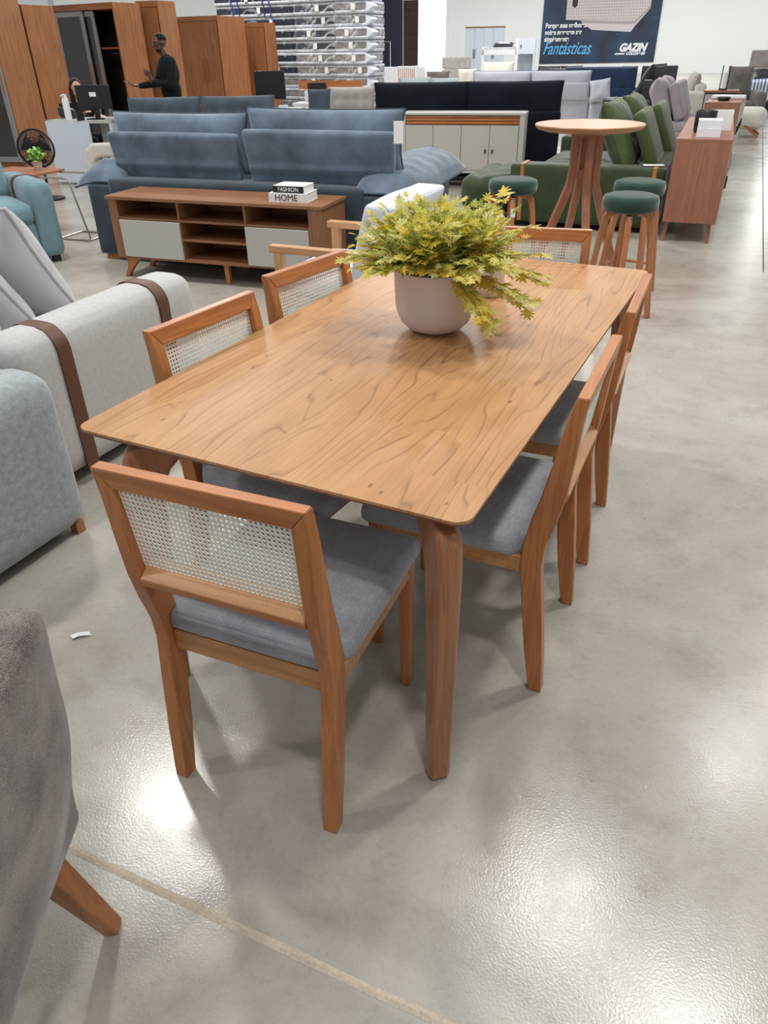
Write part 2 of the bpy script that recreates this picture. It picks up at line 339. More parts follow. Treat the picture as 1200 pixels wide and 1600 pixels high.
M['black'] = plain('black_plastic', (.012, .012, .014), .35)
M['dark'] = plain('dark_interior', (.02, .014, .011), .7)
M['darkwood'] = wood('dark_door_wood', (.05, .022, .015), (.025, .012, .009), 'z')
M['alu'] = plain('aluminium', (.33, .34, .33), .35, .6)
M['mirror'] = plain('smoked_mirror', (.10, .095, .09), .06, .9)
M['steel'] = plain('brushed_steel', (.42, .38, .32), .3, .9)
M['pot'] = plain('matte_lilac_ceramic', (.70, .67, .70), .42)
M['vase'] = plain('glazed_sand_ceramic', (.62, .58, .50), .25, coat=.6)
M['paper'] = plain('paper_white', (.82, .82, .80), .6)
M['ink'] = plain('black_ink', (.01, .01, .01), .5)
M['skin'] = plain('dark_brown_skin', (.12, .052, .033), .45); M['skin2'] = plain('light_skin', (.55, .30, .21), .45)
M['hair'] = fabric('black_hair', (.012, .010, .009), .3, weave=300); M['sweater'] = fabric('black_knit', (.008, .011, .013), .3, weave=300, sheen=0)
M['wallwhite'] = plain('white_wall', (.76, .79, .78), .7)
M['navypanel'] = plain('navy_partition', (.014, .016, .04), .6)
M['sand'] = fabric('joint_filler', (.52, .45, .36), .2, weave=120)
M['band'] = fabric('dark_band_fabric', (.012, .015, .03), .5, weave=200); M['bandg'] = fabric('grey_band_fabric', (.23, .215, .21), .3, weave=200)
M['quilt'] = fabric('white_quilting', (.50, .52, .56), .25, weave=30, bump=.8, mott=12)
M['bluestrap'] = plain('blue_strap', (.02, .04, .25), .5)
# ------------------------------------------------------------ setting
def struct(name, bm, m, **k): o = mesh_obj(name, bm, m, smooth=0, **k); o['kind'] = 'structure'; return o
struct('floor', box(BM(), -34, 14, -8, 54, -.2, 0), M['floor'])
bm = BM(); rnd = random.Random(3); xs = [-14 + i*.09 for i in range(260)]
A = [(x, -.478+.05*x - .008 - rnd.uniform(0, .003)) for x in xs]; B = [(x, -.478+.05*x + .008 + rnd.uniform(0, .003)) for x in xs]
vs = [[bm.verts.new((a[0], a[1], .0004)), bm.verts.new((a[0], (a[1]+b[1])/2, .0025)), bm.verts.new((b[0], b[1], .0004))] for a, b in zip(A, B)]
for p, q in zip(vs, vs[1:]):
    for i in (0, 1): bm.faces.new((p[i], q[i], q[i+1], p[i+1]))
struct('trim_1', bm, M['sand'])
bm = BM(); box(bm, -.004, .004, -2.6, 30, .0, .0012); o = struct('trim_2', bm, M['dark']); o.location = (.30, 8, 0); o.rotation_euler = (0, 0, rad(2.8))
for k, yy in enumerate((10.2, 12.4, 14.6, 16.8, 19, 22)):
    bm = BM(); box(bm, -.5, 6, -.004, .004, 0, .0012); o = struct('trim_%d' % (k+3), bm, M['alu']); o.location = (.3, yy, 0); o.rotation_euler = (0, 0, rad(2.8))
WO = Vector((-5, 50, 0)); WA = rad(3.4)
def wallpt(x, z, y=0): return (WO.x + x*cos(WA) - y*sin(WA), WO.y + x*sin(WA) + y*cos(WA), z)
bm = BM(); box(bm, -28, -17.0, 0, .3, 0, 7.5); box(bm, -15.2, 19, 0, .3, 0, 7.5); box(bm, -17.0, -15.2, 0, .3, 3.95, 7.5)
o = struct('wall_back', bm, M['wallwhite']); o.location = WO; o.rotation_euler = (0, 0, WA)
bm = BM(); box(bm, -17.0, -15.2, .28, .30, 0, 3.95); o = struct('doorway_glow_1', bm, plain('doorway_daylight_glow', (.95, .98, 1.0), .5, emit=3.0)); o.location = WO; o.rotation_euler = (0, 0, WA)  # glowing sheet stands in for daylight through the open doorway
bm = BM(); box(bm, -15.2, -14.98, -.05, 0, 0, 4.0); box(bm, -17.1, -15.0, -.05, 0, 3.95, 4.15); o = struct('trim_9', bm, M['white']); o.location = WO; o.rotation_euler = (0, 0, WA)
bm = BM(); box(bm, -17.95, -17.0, -.12, -.02, 0, 3.9)
for k in range(9): box(bm, -17.85, -17.1, -.15, -.12, .15+k*.41, .46+k*.41)
o = struct('door_1', bm, M['darkwood']); o.location = WO; o.rotation_euler = (0, 0, WA)
bm = BM(); box(bm, -.15, .15, 0, 24, 0, 7.5); o = struct('wall_left', bm, M['wallwhite']); o.location = (-28.5, 26, 0); o.rotation_euler = (0, 0, rad(3.4))
# ------------------------------------------------------------ dining table
H = .77; TW, TL = .988, 1.975
tb = thing('dining_table', 'large rectangular dining table with striped oak veneer top and walnut legs', 'table', (-TW/2, TL/2, 0))
def rrect(w, l, r, n=6):
    p = []
    for cx, cy, a0 in ((w/2-r, l/2-r, 0), (-w/2+r, l/2-r, 90), (-w/2+r, -l/2+r, 180), (w/2-r, -l/2+r, 270)):
        for k in range(n+1): a = rad(a0+90*k/n); p.append((cx+r*cos(a), cy+r*sin(a)))
    return p
bm = BM(); prism(bm, rrect(TW, TL, .035), H-.006, H, 'xy'); mesh_obj('tabletop', bm, M['top'], tb, smooth=30)
bm = BM()
a = [bm.verts.new((x, y, H-.0062)) for x, y in rrect(TW, TL, .035)]; b = [bm.verts.new((x, y, H-.012)) for x, y in rrect(TW-.004, TL-.004, .035)]; c = [bm.verts.new((x, y, H-.026)) for x, y in rrect(TW-.07, TL-.07, .03)]
n = len(a)
for i in range(n):
    bm.faces.new((a[i], a[(i+1) % n], b[(i+1) % n], b[i])); bm.faces.new((b[i], b[(i+1) % n], c[(i+1) % n], c[i]))
bm.faces.new(c); bm.faces.new(a[::-1]); mesh_obj('top_edge', bm, M['edge'], tb, label='dark bevelled edge')
def table_leg():
    # profile in the diagonal plane: d grows towards the table centre
    L = [(.012, 0), (.008, .25), (.003, .5), (.0, .64), (.004, .69), (.018, .725), (.045, .742), (.09, .744), (.15, .744), (.26, .744)]
    R = [(.056, 0), (.068, .25), (.080, .5), (.088, .60), (.098, .64), (.112, .668), (.135, .69), (.165, .705), (.205, .714), (.26, .718)]
    return strip(BM(), L, R, -.027, .027, 'xz')
for sx, sy, ang in ((1, -1, 135), (-1, -1, 45), (1, 1, 225), (-1, 1, 315)):
    o = mesh_obj('leg', table_leg(), M['leg_wood'], tb, loc=(sx*(TW/2-(.028 if sx > 0 else .115)), sy*(TL/2-.008), 0), rz=rad(ang), bev=.014, seg=4)
# ------------------------------------------------------------ cane chairs
W_ = .441
def make_chair(label):
    t = thing('dining_chair', label, 'chair', group=None)
    # origin: middle of the back feet, chair faces +y
    back = [(0, 0), (.012, .15), (.030, .32), (.042, .42), (.038, .48), (.020, .55), (.006, .62), (-.003, .72), (-.010, .82), (-.018, .882)]
    front = [(.036, 0), (.062, .15), (.084, .32), (.096, .42), (.092, .48), (.080, .55), (.062, .62), (.043, .72), (.026, .82), (.010, .882)]
    for s in (-1, 1):
        x0, x1 = sorted((s*W_/2, s*(W_/2-.034)))
        bm = strip(BM(), back, front, x0, x1, 'yz')
        for v in bm.verts:
            if v.co.z > .88 and abs(v.co.x) < W_/2-.01: v.co.y = -.011 if v.co.y < 0 else .020; v.co.z = .838
        mesh_obj('back_leg', bm, M['chair_z'], t, bev=.003)
        bm = BM(); bar(bm, (s*(W_/2-.02), .505, 0), (s*(W_/2-.02), .495, .435), .028, .034, .032, .046); mesh_obj('front_leg', bm, M['chair_z'], t, bev=.005)
    xi = W_/2-.034
    bm = BM(); strip(bm, [(-.011, .838), (-.018, .882)], [(.020, .838), (.010, .882)], -xi, xi, 'yz'); [setattr(v.co, 'x', math.copysign(W_/2, v.co.x)) for v in bm.verts if v.co.z > .86]; mesh_obj('top_rail', bm, M['chair_x'], t, bev=.003)
    bm = BM(); strip(bm, [(.006, .600), (.002, .620)], [(.052, .594), (.046, .652)], -xi, xi, 'yz'); bm.normal_update(); bmesh.ops.recalc_face_normals(bm, faces=bm.faces[:]); [setattr(f, 'material_index', 1) for f in bm.faces if f.normal.z > .3]; mesh_obj('lower_rail', bm, [M['chair_x'], M['pale_x']], t, bev=.003, label='wooden slat under the cane with a paler top')  # upward faces take the paler wood
    bm = BM()
    box(bm, -xi, xi, .062, .084, .382, .437); box(bm, -xi-.012, xi+.012, .475, .497, .388, .437)
    for s in (-1, 1): box(bm, *sorted((s*(xi+.028), s*(xi+.006))), .085, .49, .388, .437)
    mesh_obj('seat_frame', bm, M['pale_x'], t, bev=.003)
    # woven cane: a sheet with a grid of small holes
    nx, nz = 36, 18; x0, x1, z0, z1 = -xi, xi, .640, .842; cw, chh = (x1-x0)/nx, (z1-z0)/nz
    bm = BM(); vc = {}
    def V(x, z):
        k = (round(x, 5), round(z, 5))
        if k not in vc:
            y = .014 + (.74-z)*.12; vc[k] = bm.verts.new((x, y, z))
        return vc[k]
    for i in range(nx):
        for j in range(nz):
            ax, az = x0+i*cw, z0+j*chh; cx, cz = ax+cw/2, az+chh/2; ro = min(cw, chh)*.33
            o8 = [(ax+cw, cz), (ax+cw, az+chh), (cx, az+chh), (ax, az+chh), (ax, cz), (ax, az), (cx, az), (ax+cw, az)]
            i8 = [(cx+ro*cos(k*pi/4), cz+ro*sin(k*pi/4)) for k in range(8)]
            for k in range(8):
                k2 = (k+1) % 8; bm.faces.new((V(*o8[k]), V(*o8[k2]), V(*i8[k2]), V(*i8[k])))
    cn = mesh_obj('cane_panel', bm, M['cane'], t, smooth=0); so = cn.modifiers.new('thick', 'SOLIDIFY'); so.thickness = .0012; so.offset = 0
    bm = BM(); softbox(bm, -W_/2-.006, W_/2+.006, .062, .54, .432, .487, r=.022, puff=(.003, .004, .012), n=10)
    for v in bm.verts:
        if v.co.y < .1 and abs(v.co.x) > xi-.002: v.co.x = math.copysign(xi-.002, v.co.x)
    mesh_obj('seat', bm, M['seat_fab'], t, smooth=60)
    return t
c0 = make_chair('cane-back dining chair nearest the viewer at the near head of the table')
def back_mid(x, y, deg, sx=1):  # from the right back foot corner in the chair's own frame
    a = rad(deg); return (x - W_/2*cos(a), y - W_/2*sin(a), 0)
c0.location = back_mid(-.195, -.222, 3.9); c0.rotation_euler = (0, 0, rad(3.9)); c0['group'] = 'cane-back dining chairs'
G = 'cane-back dining chairs'
def cright(x, y, deg): a = rad(deg); return (x + W_/2*cos(a), y + W_/2*sin(a), 0)
dup(c0, 'cane-back dining chair on the right side of the table, nearer the viewer', cright(.102, .400, 92.2), 92.2, G)
dup(c0, 'cane-back dining chair on the right side of the table, farther back', cright(.082, 1.042, 93.5), 93.5, G)
dup(c0, 'cane-back dining chair on the left side of the table, beside the light grey sofa arm', (-1.040, .575, 0), -94.4, G)
dup(c0, 'cane-back dining chair on the left side of the table, farther from the viewer', (-1.052, 1.172, 0), -98, G)
dup(c0, 'cane-back dining chair at the far head of the table, behind the yellow plant', (-.472, 2.03, 0), 191, G)
# ------------------------------------------------------------ flower pot and vase
pl = thing('potted_plant', 'round lilac-grey ceramic pot of yellow-green artificial foliage on the dining table', 'plant', (-.488, .998, H))
mesh_obj('pot', lathe(BM(), [(0, 0), (.056, 0), (.062, .003), (.084, .012), (.106, .033), (.118, .06), (.1235, .09), (.1265, .184), (.127, .189), (.1245, .191), (.121, .189), (.118, .17), (.1, .16), (0, .16)], 48), M['pot'], pl, smooth=60)
def leafmats():
    r = []
    for k, c in enumerate([(.74, .66, .13), (.60, .60, .16), (.80, .62, .09), (.42, .46, .12), (.80, .77, .32)]):
        m, N, L, P = nt('foliage_yellow_%d' % k); P.inputs['Base Color'].default_value = (*c, 1); P.inputs['Roughness'].default_value = .5
        P.inputs['Subsurface Weight'].default_value = 0; n = N.new('ShaderNodeTexNoise'); n.inputs['Scale'].default_value = 60
        x = ramp(N, [(.3, tuple(q*.75 for q in c)), (.7, tuple(min(1, q*1.2) for q in c))]); L.new(n.outputs[0], x.inputs[0]); L.new(x.outputs[0], P.inputs['Base Color'])
        tr = N.new('ShaderNodeBsdfTranslucent'); L.new(x.outputs[0], tr.inputs[0]); mx = N.new('ShaderNodeMixShader'); mx.inputs[0].default_value = .4
        L.new(P.outputs[0], mx.inputs[1]); L.new(tr.outputs[0], mx.inputs[2]); L.new(mx.outputs[0], N['Material Output'].inputs[0]); r.append(m)
    return r
LM = leafmats()
OUT = [(0, 0), (.10, .06), (.30, .04), (.52, .10), (.34, .20), (.20, .22), (.42, .30), (.60, .44), (.38, .46), (.18, .40), (.30, .56), (.40, .74), (.20, .68), (.10, .62), (.10, .82), (0, 1.0)]
def leaf(bm, p, d, nrm, s, mi, rnd):
    d = d.normalized(); sd = d.cross(nrm)
    if sd.length < 1e-3: sd = d.orthogonal()
    sd.normalize(); nn = sd.cross(d); cup = rnd.uniform(-.25, .3); dro = rnd.uniform(.0, .5)
    def q(x, y): return p + d*(y*s) + sd*(x*s) + nn*(s*(cup*abs(x) - dro*y*y*.5))
    spine = [bm.verts.new(q(0, y)) for y in (0, .2, .4, .62, 1.0)]; sy = (0, .2, .4, .62, 1.0)
    for sg in (-1, 1):
        o = [bm.verts.new(q(sg*x, y)) for x, y in OUT[1:-1]]; idx = [0, 0, 0, 1, 1, 1, 2, 2, 2, 3, 3, 3, 3, 3]
        full = [spine[0]] + o + [spine[4]]; ii = [0] + idx + [4]
        for k in range(len(full)-1):
            a, b = spine[ii[k]], spine[ii[k+1]]
            vs = []
            for v in (a, full[k], full[k+1], b):
                if v not in vs: vs.append(v)
            if len(vs) > 2:
                try: bm.faces.new(vs).material_index = mi
                except ValueError: pass
rnd = random.Random(21); lb = BM(); sb = BM()
for k in range(300):
    az = rnd.uniform(0, 2*pi); el = rad(rnd.choice([rnd.uniform(2, 30), rnd.uniform(15, 60), rnd.uniform(45, 88)]))
    ln = rnd.uniform(.13, .215) if el < 1.0 else rnd.uniform(.10, .185)
    r0 = rnd.uniform(.01, .10); base = Vector((r0*cos(az), r0*sin(az), .18))
    dr = Vector((cos(az)*cos(el), sin(az)*cos(el), sin(el))); pts = []
    for i in range(7):
        s = i/6; p = base + dr*ln*s + Vector((0, 0, .045*s - (.06*s*s if el < .6 else .03*s*s)))
        if p.z < .222 and i: p.z = .222 + .1*(.222-p.z) - (.05 if k % 17 == 0 else 0)
        pts.append(p)
    tube(sb, pts, [.0026-.0003*i for i in range(7)], 5)
    mi = rnd.choice([0, 0, 0, 1, 1, 2, 3, 4, 0, 2])
    for i in range(2, 7):
        t = (pts[i]-pts[i-1]).normalized(); s0 = rnd.uniform(.034, .052)*(1 - .05*i)
        for sg in ((-1, 1) if i < 6 else (0,)):
            side = t.cross(Vector((0, 0, 1)));
            if side.length < .1: side = Vector((cos(az+1.5), sin(az+1.5), 0))
            side.normalize(); d = t*.75 + side*sg*rnd.uniform(.6, 1) + Vector((0, 0, rnd.uniform(-.35, .25)))
            leaf(lb, pts[i] - t*.01*rnd.random(), d, Vector((rnd.uniform(-.6, .6), rnd.uniform(-.6, .6), 1)), s0, mi if rnd.random() < .7 else rnd.randrange(5), rnd)
for az, el, ln in [(2.9, .5, .23), (3.3, .15, .24), (.35, .25, .27), (.15, .1, .27), (.5, .55, .27), (0.0, -.15, .25), (-.5, -.3, .22), (.9, .9, .27), (2.4, .9, .22), (5.6, -.2, .22), (5.9, -.5, .2), (.1, -.3, .24), (.25, .0, .26)]:
    base = Vector((.05*cos(az), .05*sin(az), .18)); dr = Vector((cos(az)*cos(el), sin(az)*cos(el), sin(el)))
    pts = [base + dr*ln*i/8 + Vector((0, 0, .05*i/8-.07*(i/8)**2)) for i in range(9)]; tube(sb, pts, .002, 5)
    for i in range(3, 9):
        t = (pts[i]-pts[i-1]).normalized(); side = t.cross(Vector((0, 0, 1))).normalized()
        for sg in (-1, 1): leaf(lb, pts[i], t*.8+side*sg+Vector((0, 0, rnd.uniform(-.4, .3))), Vector((rnd.uniform(-.5, .5), rnd.uniform(-.5, .5), 1)), rnd.uniform(.034, .05), rnd.choice([0, 1, 2, 4]), rnd)
mesh_obj('foliage', lb, LM, pl, smooth=0); mesh_obj('stems', sb, LM[3], pl, smooth=60)
vs_ = thing('ceramic_jar', 'sand-coloured glazed ceramic jar with a domed lid behind the plant on the dining table', 'jar', (-.455, 1.42, H))
mesh_obj('body', lathe(BM(), [(0, 0), (.042, 0), (.046, .004), (.048, .03), (.048, .15), (.046, .19), (.038, .205), (0, .205)], 36), M['vase'], vs_, smooth=60)
mesh_obj('lid', lathe(BM(), [(.036, .205), (.040, .215), (.041, .235), (.036, .258), (.022, .272), (0, .277)], 36), M['vase'], vs_, smooth=60)
# ------------------------------------------------------------ scrap of paper on the floor
bm = BM(); q = [(-.03, -.012), (-.008, -.02), (.004, -.004), (.03, .02), (.012, .026), (-.006, .012), (-.02, .008)]; v = [bm.verts.new((x, y, .002+.006*((i*7) % 3)/2)) for i, (x, y) in enumerate(q)]; bm.faces.new(v)
o = mesh_obj('paper_scrap', bm, M['paper'], loc=(-1.236, .018, .001), smooth=0); s = o.modifiers.new('t', 'SOLIDIFY'); s.thickness = .0006
tag(o, 'small torn scrap of paper lying on the concrete floor left of the table', 'litter')
# ------------------------------------------------------------ taupe armchair, bottom left
ta = thing('armchair', 'dark taupe velvet armchair seen from behind at the lower left edge, with tapered wooden leg', 'armchair', (-.54, -.56, 0), -61)
bm = BM(); softbox(bm, 0, .72, -.13, .0, .29, .822, r=.024, puff=(0, .012, .006), n=14, wob=.004)
for v in bm.verts:
    k = (v.co.z-.30)/.5; v.co.y += .072*k; v.co.x += .01*k
    v.co.y += .012*sin(v.co.x*14+v.co.z*6)*sin(v.co.z*9)*max(0, min(1, (.75-v.co.z)*4))
mesh_obj('backrest', bm, M['taupe_velvet'], ta, smooth=60)
bm = BM(); softbox(bm, .0, .72, -.68, -.10, .27, .44, r=.05, puff=(.01, .01, .02), n=8); mesh_obj('seat', bm, M['taupe_velvet'], ta, smooth=60)
for x in (0.0, .60):
    bm = BM(); softbox(bm, x, x+.12, -.66, -.10, .30, .60, r=.045, puff=(.01, 0, .01), n=8, wob=.006); mesh_obj('armrest', bm, M['taupe_velvet'], ta, smooth=60)
bm = BM(); strip(bm, [(-.17, .30), (-.20, .42), (-.235, .56)], [(-.15, .30), (-.19, .42), (-.20, .56)], -.055, -.0, 'yz'); mesh_obj('fabric_flap', bm, M['taupe_velvet'], ta, bev=.005, label='loose edge of the velvet cover')
for x, y, dx, dy in ((.09, -.06, -.035, .07), (.66, -.06, .035, .05), (.09, -.6, -.035, -.05), (.66, -.6, .035, -.05)):
    bm = BM(); bar(bm, (x+dx, y+dy, 0), (x, y, .30), .034, .030, .055, .05); mesh_obj('leg', bm, M['chair_z'], ta, bev=.004)
# ------------------------------------------------------------ blue-grey armchair and light grey sofa, left
def strap(parent, w, hz, x0, x1, y, z1, z0=.06, th=.010, r=.06):
    """leather strap over an arm: arm spans x0..x1, top z1"""
    n = 8; P = [(x1+th, z0)]
    P += [(x1-r+(r+th)*cos(rad(a)), z1-r+(r+th)*sin(rad(a))) for a in [90*k/n for k in range(n+1)]]
    P += [(x0+r-(r+th)*sin(rad(a)), z1-r+(r+th)*cos(rad(a))) for a in [90*k/n for k in range(n+1)]] + [(x0-th, hz)]
    Q = [(x1-.002, z0)] + [(x1-r+(r-.002)*cos(rad(a)), z1-r+(r-.002)*sin(rad(a))) for a in [90*k/n for k in range(n+1)]]
    Q += [(x0+r-(r-.002)*sin(rad(a)), z1-r+(r-.002)*cos(rad(a))) for a in [90*k/n for k in range(n+1)]] + [(x0+.002, hz)]
    return mesh_obj('leather_strap', strip(BM(), P, Q, y-w/2, y+w/2, 'xz'), M['strap'], parent, smooth=50, label='brown leather strap')
b = thing('armchair', 'blue-grey tweed armchair at the left edge, in front of the light grey sofa', 'armchair', (-1.635, .50, 0), 1)
bm = BM(); softbox(bm, -.24, 0, -.95, 0, .035, .635, r=.085, puff=(.006, .006, .004), n=12); mesh_obj('armrest', bm, M['sofaB'], b, smooth=60)
bm = BM(); softbox(bm, -1.15, -.91, -.95, 0, .045, .635, r=.085, puff=(.006, .006, .004), n=8); mesh_obj('armrest', bm, M['sofaB'], b, smooth=60)
bm = BM(); softbox(bm, -.92, -.23, -.95, -.02, .045, .30, r=.03); mesh_obj('base', bm, M['sofaB'], b, smooth=60)
bm = BM(); softbox(bm, -.92, -.235, -.72, .01, .29, .46, r=.06, puff=(0, 0, .03)); mesh_obj('seat_cushion', bm, M['sofaB'], b, smooth=60)
bm = BM(); softbox(bm, -.92, -.235, -.98, -.76, .29, .85, r=.07, puff=(0, .02, .02)); mesh_obj('backrest', bm, M['sofaB'], b, smooth=60)
pillow('back_cushion', M['sofaB'], .5, .36, .16, b, T(-.50, -.20, .53, rx=-70, rz=3), piping=M['sofaB'], seed=3)
for x, y in ((-.05, -.05), (-1.08, -.05), (-.05, -.9), (-1.08, -.9)):
    bm = BM(); box(bm, x-.018, x+.018, y-.018, y+.018, 0, .05); mesh_obj('foot', bm, M['leg_wood'], b)
C_ = thing('sofa', 'light grey linen sofa with brown leather straps over its arm, left of the dining table', 'sofa', (-1.93, 1.60, 0), 1.2)
def armC(x0, x1):
    bm = BM(); softbox(bm, x0, x1, -1.05, 0, .05, .665, r=.085, puff=(.004, .004, .003), n=14)
    for v in bm.verts:
        if v.co.z > .4: v.co.z -= .03*max(0, -.15-v.co.y)*.6
    return mesh_obj('armrest', bm, M['sofaC'], C_, smooth=60)
armC(-.24, 0); armC(-2.3, -2.06)
bm = BM(); softbox(bm, -2.07, -.23, -1.03, -.02, .05, .27, r=.03); mesh_obj('base', bm, M['sofaC'], C_, smooth=60)
for x in (-2.06, -1.14):
    bm = BM(); softbox(bm, x, x+.905, -.84, .0, .265, .45, r=.06, puff=(0, .01, .03)); mesh_obj('seat_cushion', bm, M['sofaC'], C_, smooth=60)
bm = BM(); softbox(bm, -2.07, -.23, -1.05, -.86, .26, .70, r=.06); mesh_obj('backrest', bm, M['sofaC'], C_, smooth=60)
strap(C_, .062, .40, -.24, 0, -.83, .646, r=.085); strap(C_, .062, .40, -.24, 0, -.25, .660, r=.085)
for x in (-2.2, -.1):
    for y in (-.95, -.1):
        bm = BM(); box(bm, x-.03, x+.03, y-.03, y+.03, 0, .051); mesh_obj('foot', bm, M['black'], C_)
o = pillow('cushion', M['cushC'], .58, .53, .27, None, T(), piping=M['cushC'], seed=1, pipr=.009); o.location = (-2.75, 1.20, .69); o.rotation_euler = (rad(24), rad(-8), rad(8))
tag(o, 'large pale grey cushion with piped edge standing on the light grey sofa', 'cushion', 'cushions on the light grey sofa')
o = pillow('cushion', M['cushC'], .48, .42, .2, None, T(), piping=M['cushC'], seed=5, pipr=.009); o.location = (-2.66, .96, .63); o.rotation_euler = (rad(26), rad(-12), rad(6))
tag(o, 'smaller pale grey cushion in front of the larger one on the light grey sofa', 'cushion', 'cushions on the light grey sofa')
# ------------------------------------------------------------ TV stand with books
tv = thing('tv_stand', 'low walnut TV stand with off-white door panels and open shelves behind the left chairs', 'TV stand', (-4.139, 3.297, 0), 7)
w, d = 1.755, .44
bm = BM(); box(bm, -.015, w+.015, -.012, d, .578, .602); mesh_obj('top', bm, M['tv_x'], tv, bev=.003)
for x0, x1 in ((0, .075), (w-.10, w)):
    bm = BM(); box(bm, x0, x1, 0, d, .152, .578); mesh_obj('side_panel', bm, M['tv_z'], tv, bev=.002)
bm = BM(); box(bm, .075, w-.10, .004, d, .152, .174); mesh_obj('bottom_board', bm, M['tv_x'], tv)
bm = BM(); box(bm, .075, w-.10, d-.02, d-.006, .174, .578); mesh_obj('back_board', bm, M['tv_x'], tv)
for x in (.592, 1.145):
    bm = BM(); box(bm, x, x+.016, .008, d-.02, .174, .578); mesh_obj('divider', bm, M['tv_z'], tv)
for x0, x1, z in ((.075, .592, .447), (.608, 1.145, .447), (1.161, w-.10, .447), (.608, 1.145, .312)):
    bm = BM(); box(bm, x0, x1, .012, d-.02, z-.008, z+.008); mesh_obj('shelf', bm, M['tv_x'], tv)
for x0, x1 in ((.078, .602), (1.152, w-.103)):
    bm = BM(); box(bm, x0, x1, -.008, .008, .168, .437); mesh_obj('door', bm, M['cabgrey'], tv, bev=.002, label='off-white door panel')
for x, s in ((.09, -1), (w-.12, 1)):
    for y in (.04, d-.08):
        bm = BM(); strip(bm, [(x+s*.075-.02, 0), (x+s*.03-.022, .07), (x-.045, .125), (x-.075, .152)], [(x+s*.075+.02, 0), (x+s*.03+.028, .07), (x+.045, .115), (x+.09, .152)], y, y+.04, 'xz'); mesh_obj('leg', bm, M['chair_z'], tv, bev=.004)
bm = BM(); bar(bm, (.93, .06, 0), (.93, .06, .152), .03, .03, .04, .04); mesh_obj('leg', bm, M['chair_z'], tv)
def book(name, label, loc, deg, w, d, h, cover, spine=None, title=None, tcol=None, tsize=.04, sx=1, group=None, extra=None):
    t = thing('book', label, 'book', loc, deg, group)
    bm = BM(); box(bm, .004, w-.004, .004, d-.004, .003, h-.003); mesh_obj('pages', bm, M['paper'], t, smooth=0)
    bm = BM(); box(bm, 0, w, 0, d, 0, .003); box(bm, 0, w, 0, d, h-.003, h); box(bm, 0, w, 0, .003, .003, h-.003); mesh_obj('cover', bm, cover, t, smooth=0)
    if spine:
        bm = BM(); box(bm, -.0005, w*.999, -.0012, .001, -.0001, h*.999); mesh_obj('spine', bm, spine, t, smooth=0, label='printed spine of the book')
    if title:
        text_obj(title, tsize, tcol, t, T(w*.16, -.0016, h*.22, rx=90), ext=.0004, sx=sx)
    if extra: text_obj(extra, tsize*.4, tcol, t, T(w*.70, -.0016, h*.38, rx=90), ext=.0004)
    return t
def ontv(x, y, z): a = rad(7); return (-4.139+x*cos(a)-y*sin(a), 3.297+x*sin(a)+y*cos(a), z)
book('book', 'white book with HOME on its spine, on the walnut TV stand', ontv(1.335, .06, .6025), 10, .285, .22, .06, M['paper'], None, 'HOME', M['ink'], .058, 1.05, 'books on the TV stand')
book('book', 'book with black spine reading FASHION, lying on top of the white HOME book', ontv(1.36, .085, .6628), 8, .235, .19, .045, M['paper'], M['ink'], 'FASHION', M['paper'], .040, .95, 'books on the TV stand')
# ------------------------------------------------------------ blue velvet sofa seen from behind
s = thing('sofa', 'large blue-grey velvet sofa seen from behind, directly behind the walnut TV stand', 'sofa', (-4.75, 3.68, 0), 7)
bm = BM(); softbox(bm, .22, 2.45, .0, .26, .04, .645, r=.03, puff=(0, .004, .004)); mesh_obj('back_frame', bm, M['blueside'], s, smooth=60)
bm = BM(); softbox(bm, .22, 2.45, .24, 1.40, .04, .43, r=.05); mesh_obj('seat', bm, M['bluevel'], s, smooth=60)
for x0, x1 in ((.0, .25), (2.42, 2.72)):
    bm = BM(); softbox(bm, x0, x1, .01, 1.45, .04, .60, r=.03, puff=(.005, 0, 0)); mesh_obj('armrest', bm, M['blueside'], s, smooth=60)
for x in (.04, 1.3, 2.5):
    for y in (.05, .95):
        bm = BM(); box(bm, x, x+.12, y, y+.08, 0, .041); mesh_obj('foot', bm, M['chair_x'], s)
def armpad(x0, x1, y0, y1, out, sd):
    # loose padded mat draped over the arm, its outer edge hanging down to a point
    xs = [i/22 for i in range(23)]; ys = [i/40 for i in range(41)]; bm = BM(); top = []; bot = []
    for j in ys:
        rt_, rb = [], []
        for i in xs:
            x = x0+(x1-x0)*i; y = y0+(y1-y0)*j; e = max(0, (1-(2*i-1)**4)*(1-(2*j-1)**6))
            o_ = (i if out > 0 else 1-i); drop = -.05*max(0, o_-.5)**1.3*2.5 - .02*(1-min(1, j*9))
            th = .135*e**.6*(1 + .07*sin(j*40+sd)*abs(sin(i*3.1)) + .03*sin(i*19+j*7))
            z = .635+drop+.03*j*(1 if out > 0 else 0); fl = out*.02*sin(j*11+sd)*max(0, o_-.7)
            rt_.append(bm.verts.new((x+fl, y, z+th))); rb.append(bm.verts.new((x+fl, y, z-.012*e)) if 0 < i < 1 and 0 < j < 1 else rt_[-1])
        top.append(rt_); bot.append(rb)
    for j in range(40):
        for i in range(22):
            bm.faces.new((top[j][i], top[j][i+1], top[j+1][i+1], top[j+1][i]))
            q = []
            for v in (bot[j][i], bot[j+1][i], bot[j+1][i+1], bot[j][i+1]):
                if v not in q: q.append(v)
            if len(q) > 2:
                try: bm.faces.new(q)
                except ValueError: pass
    ring = [tuple(v.co) for v in top[0]] + [tuple(r[-1].co) for r in top[1:]] + [tuple(v.co) for v in top[-1][-2::-1]] + [tuple(r[0].co) for r in top[-2:0:-1]]
    o = mesh_obj('arm_pad', bm, M['bluevel'], s, smooth=80); bm = BM(); tube(bm, ring, .008, 6, closed=True); mesh_obj('piping', bm, M['piping'], o, smooth=80)
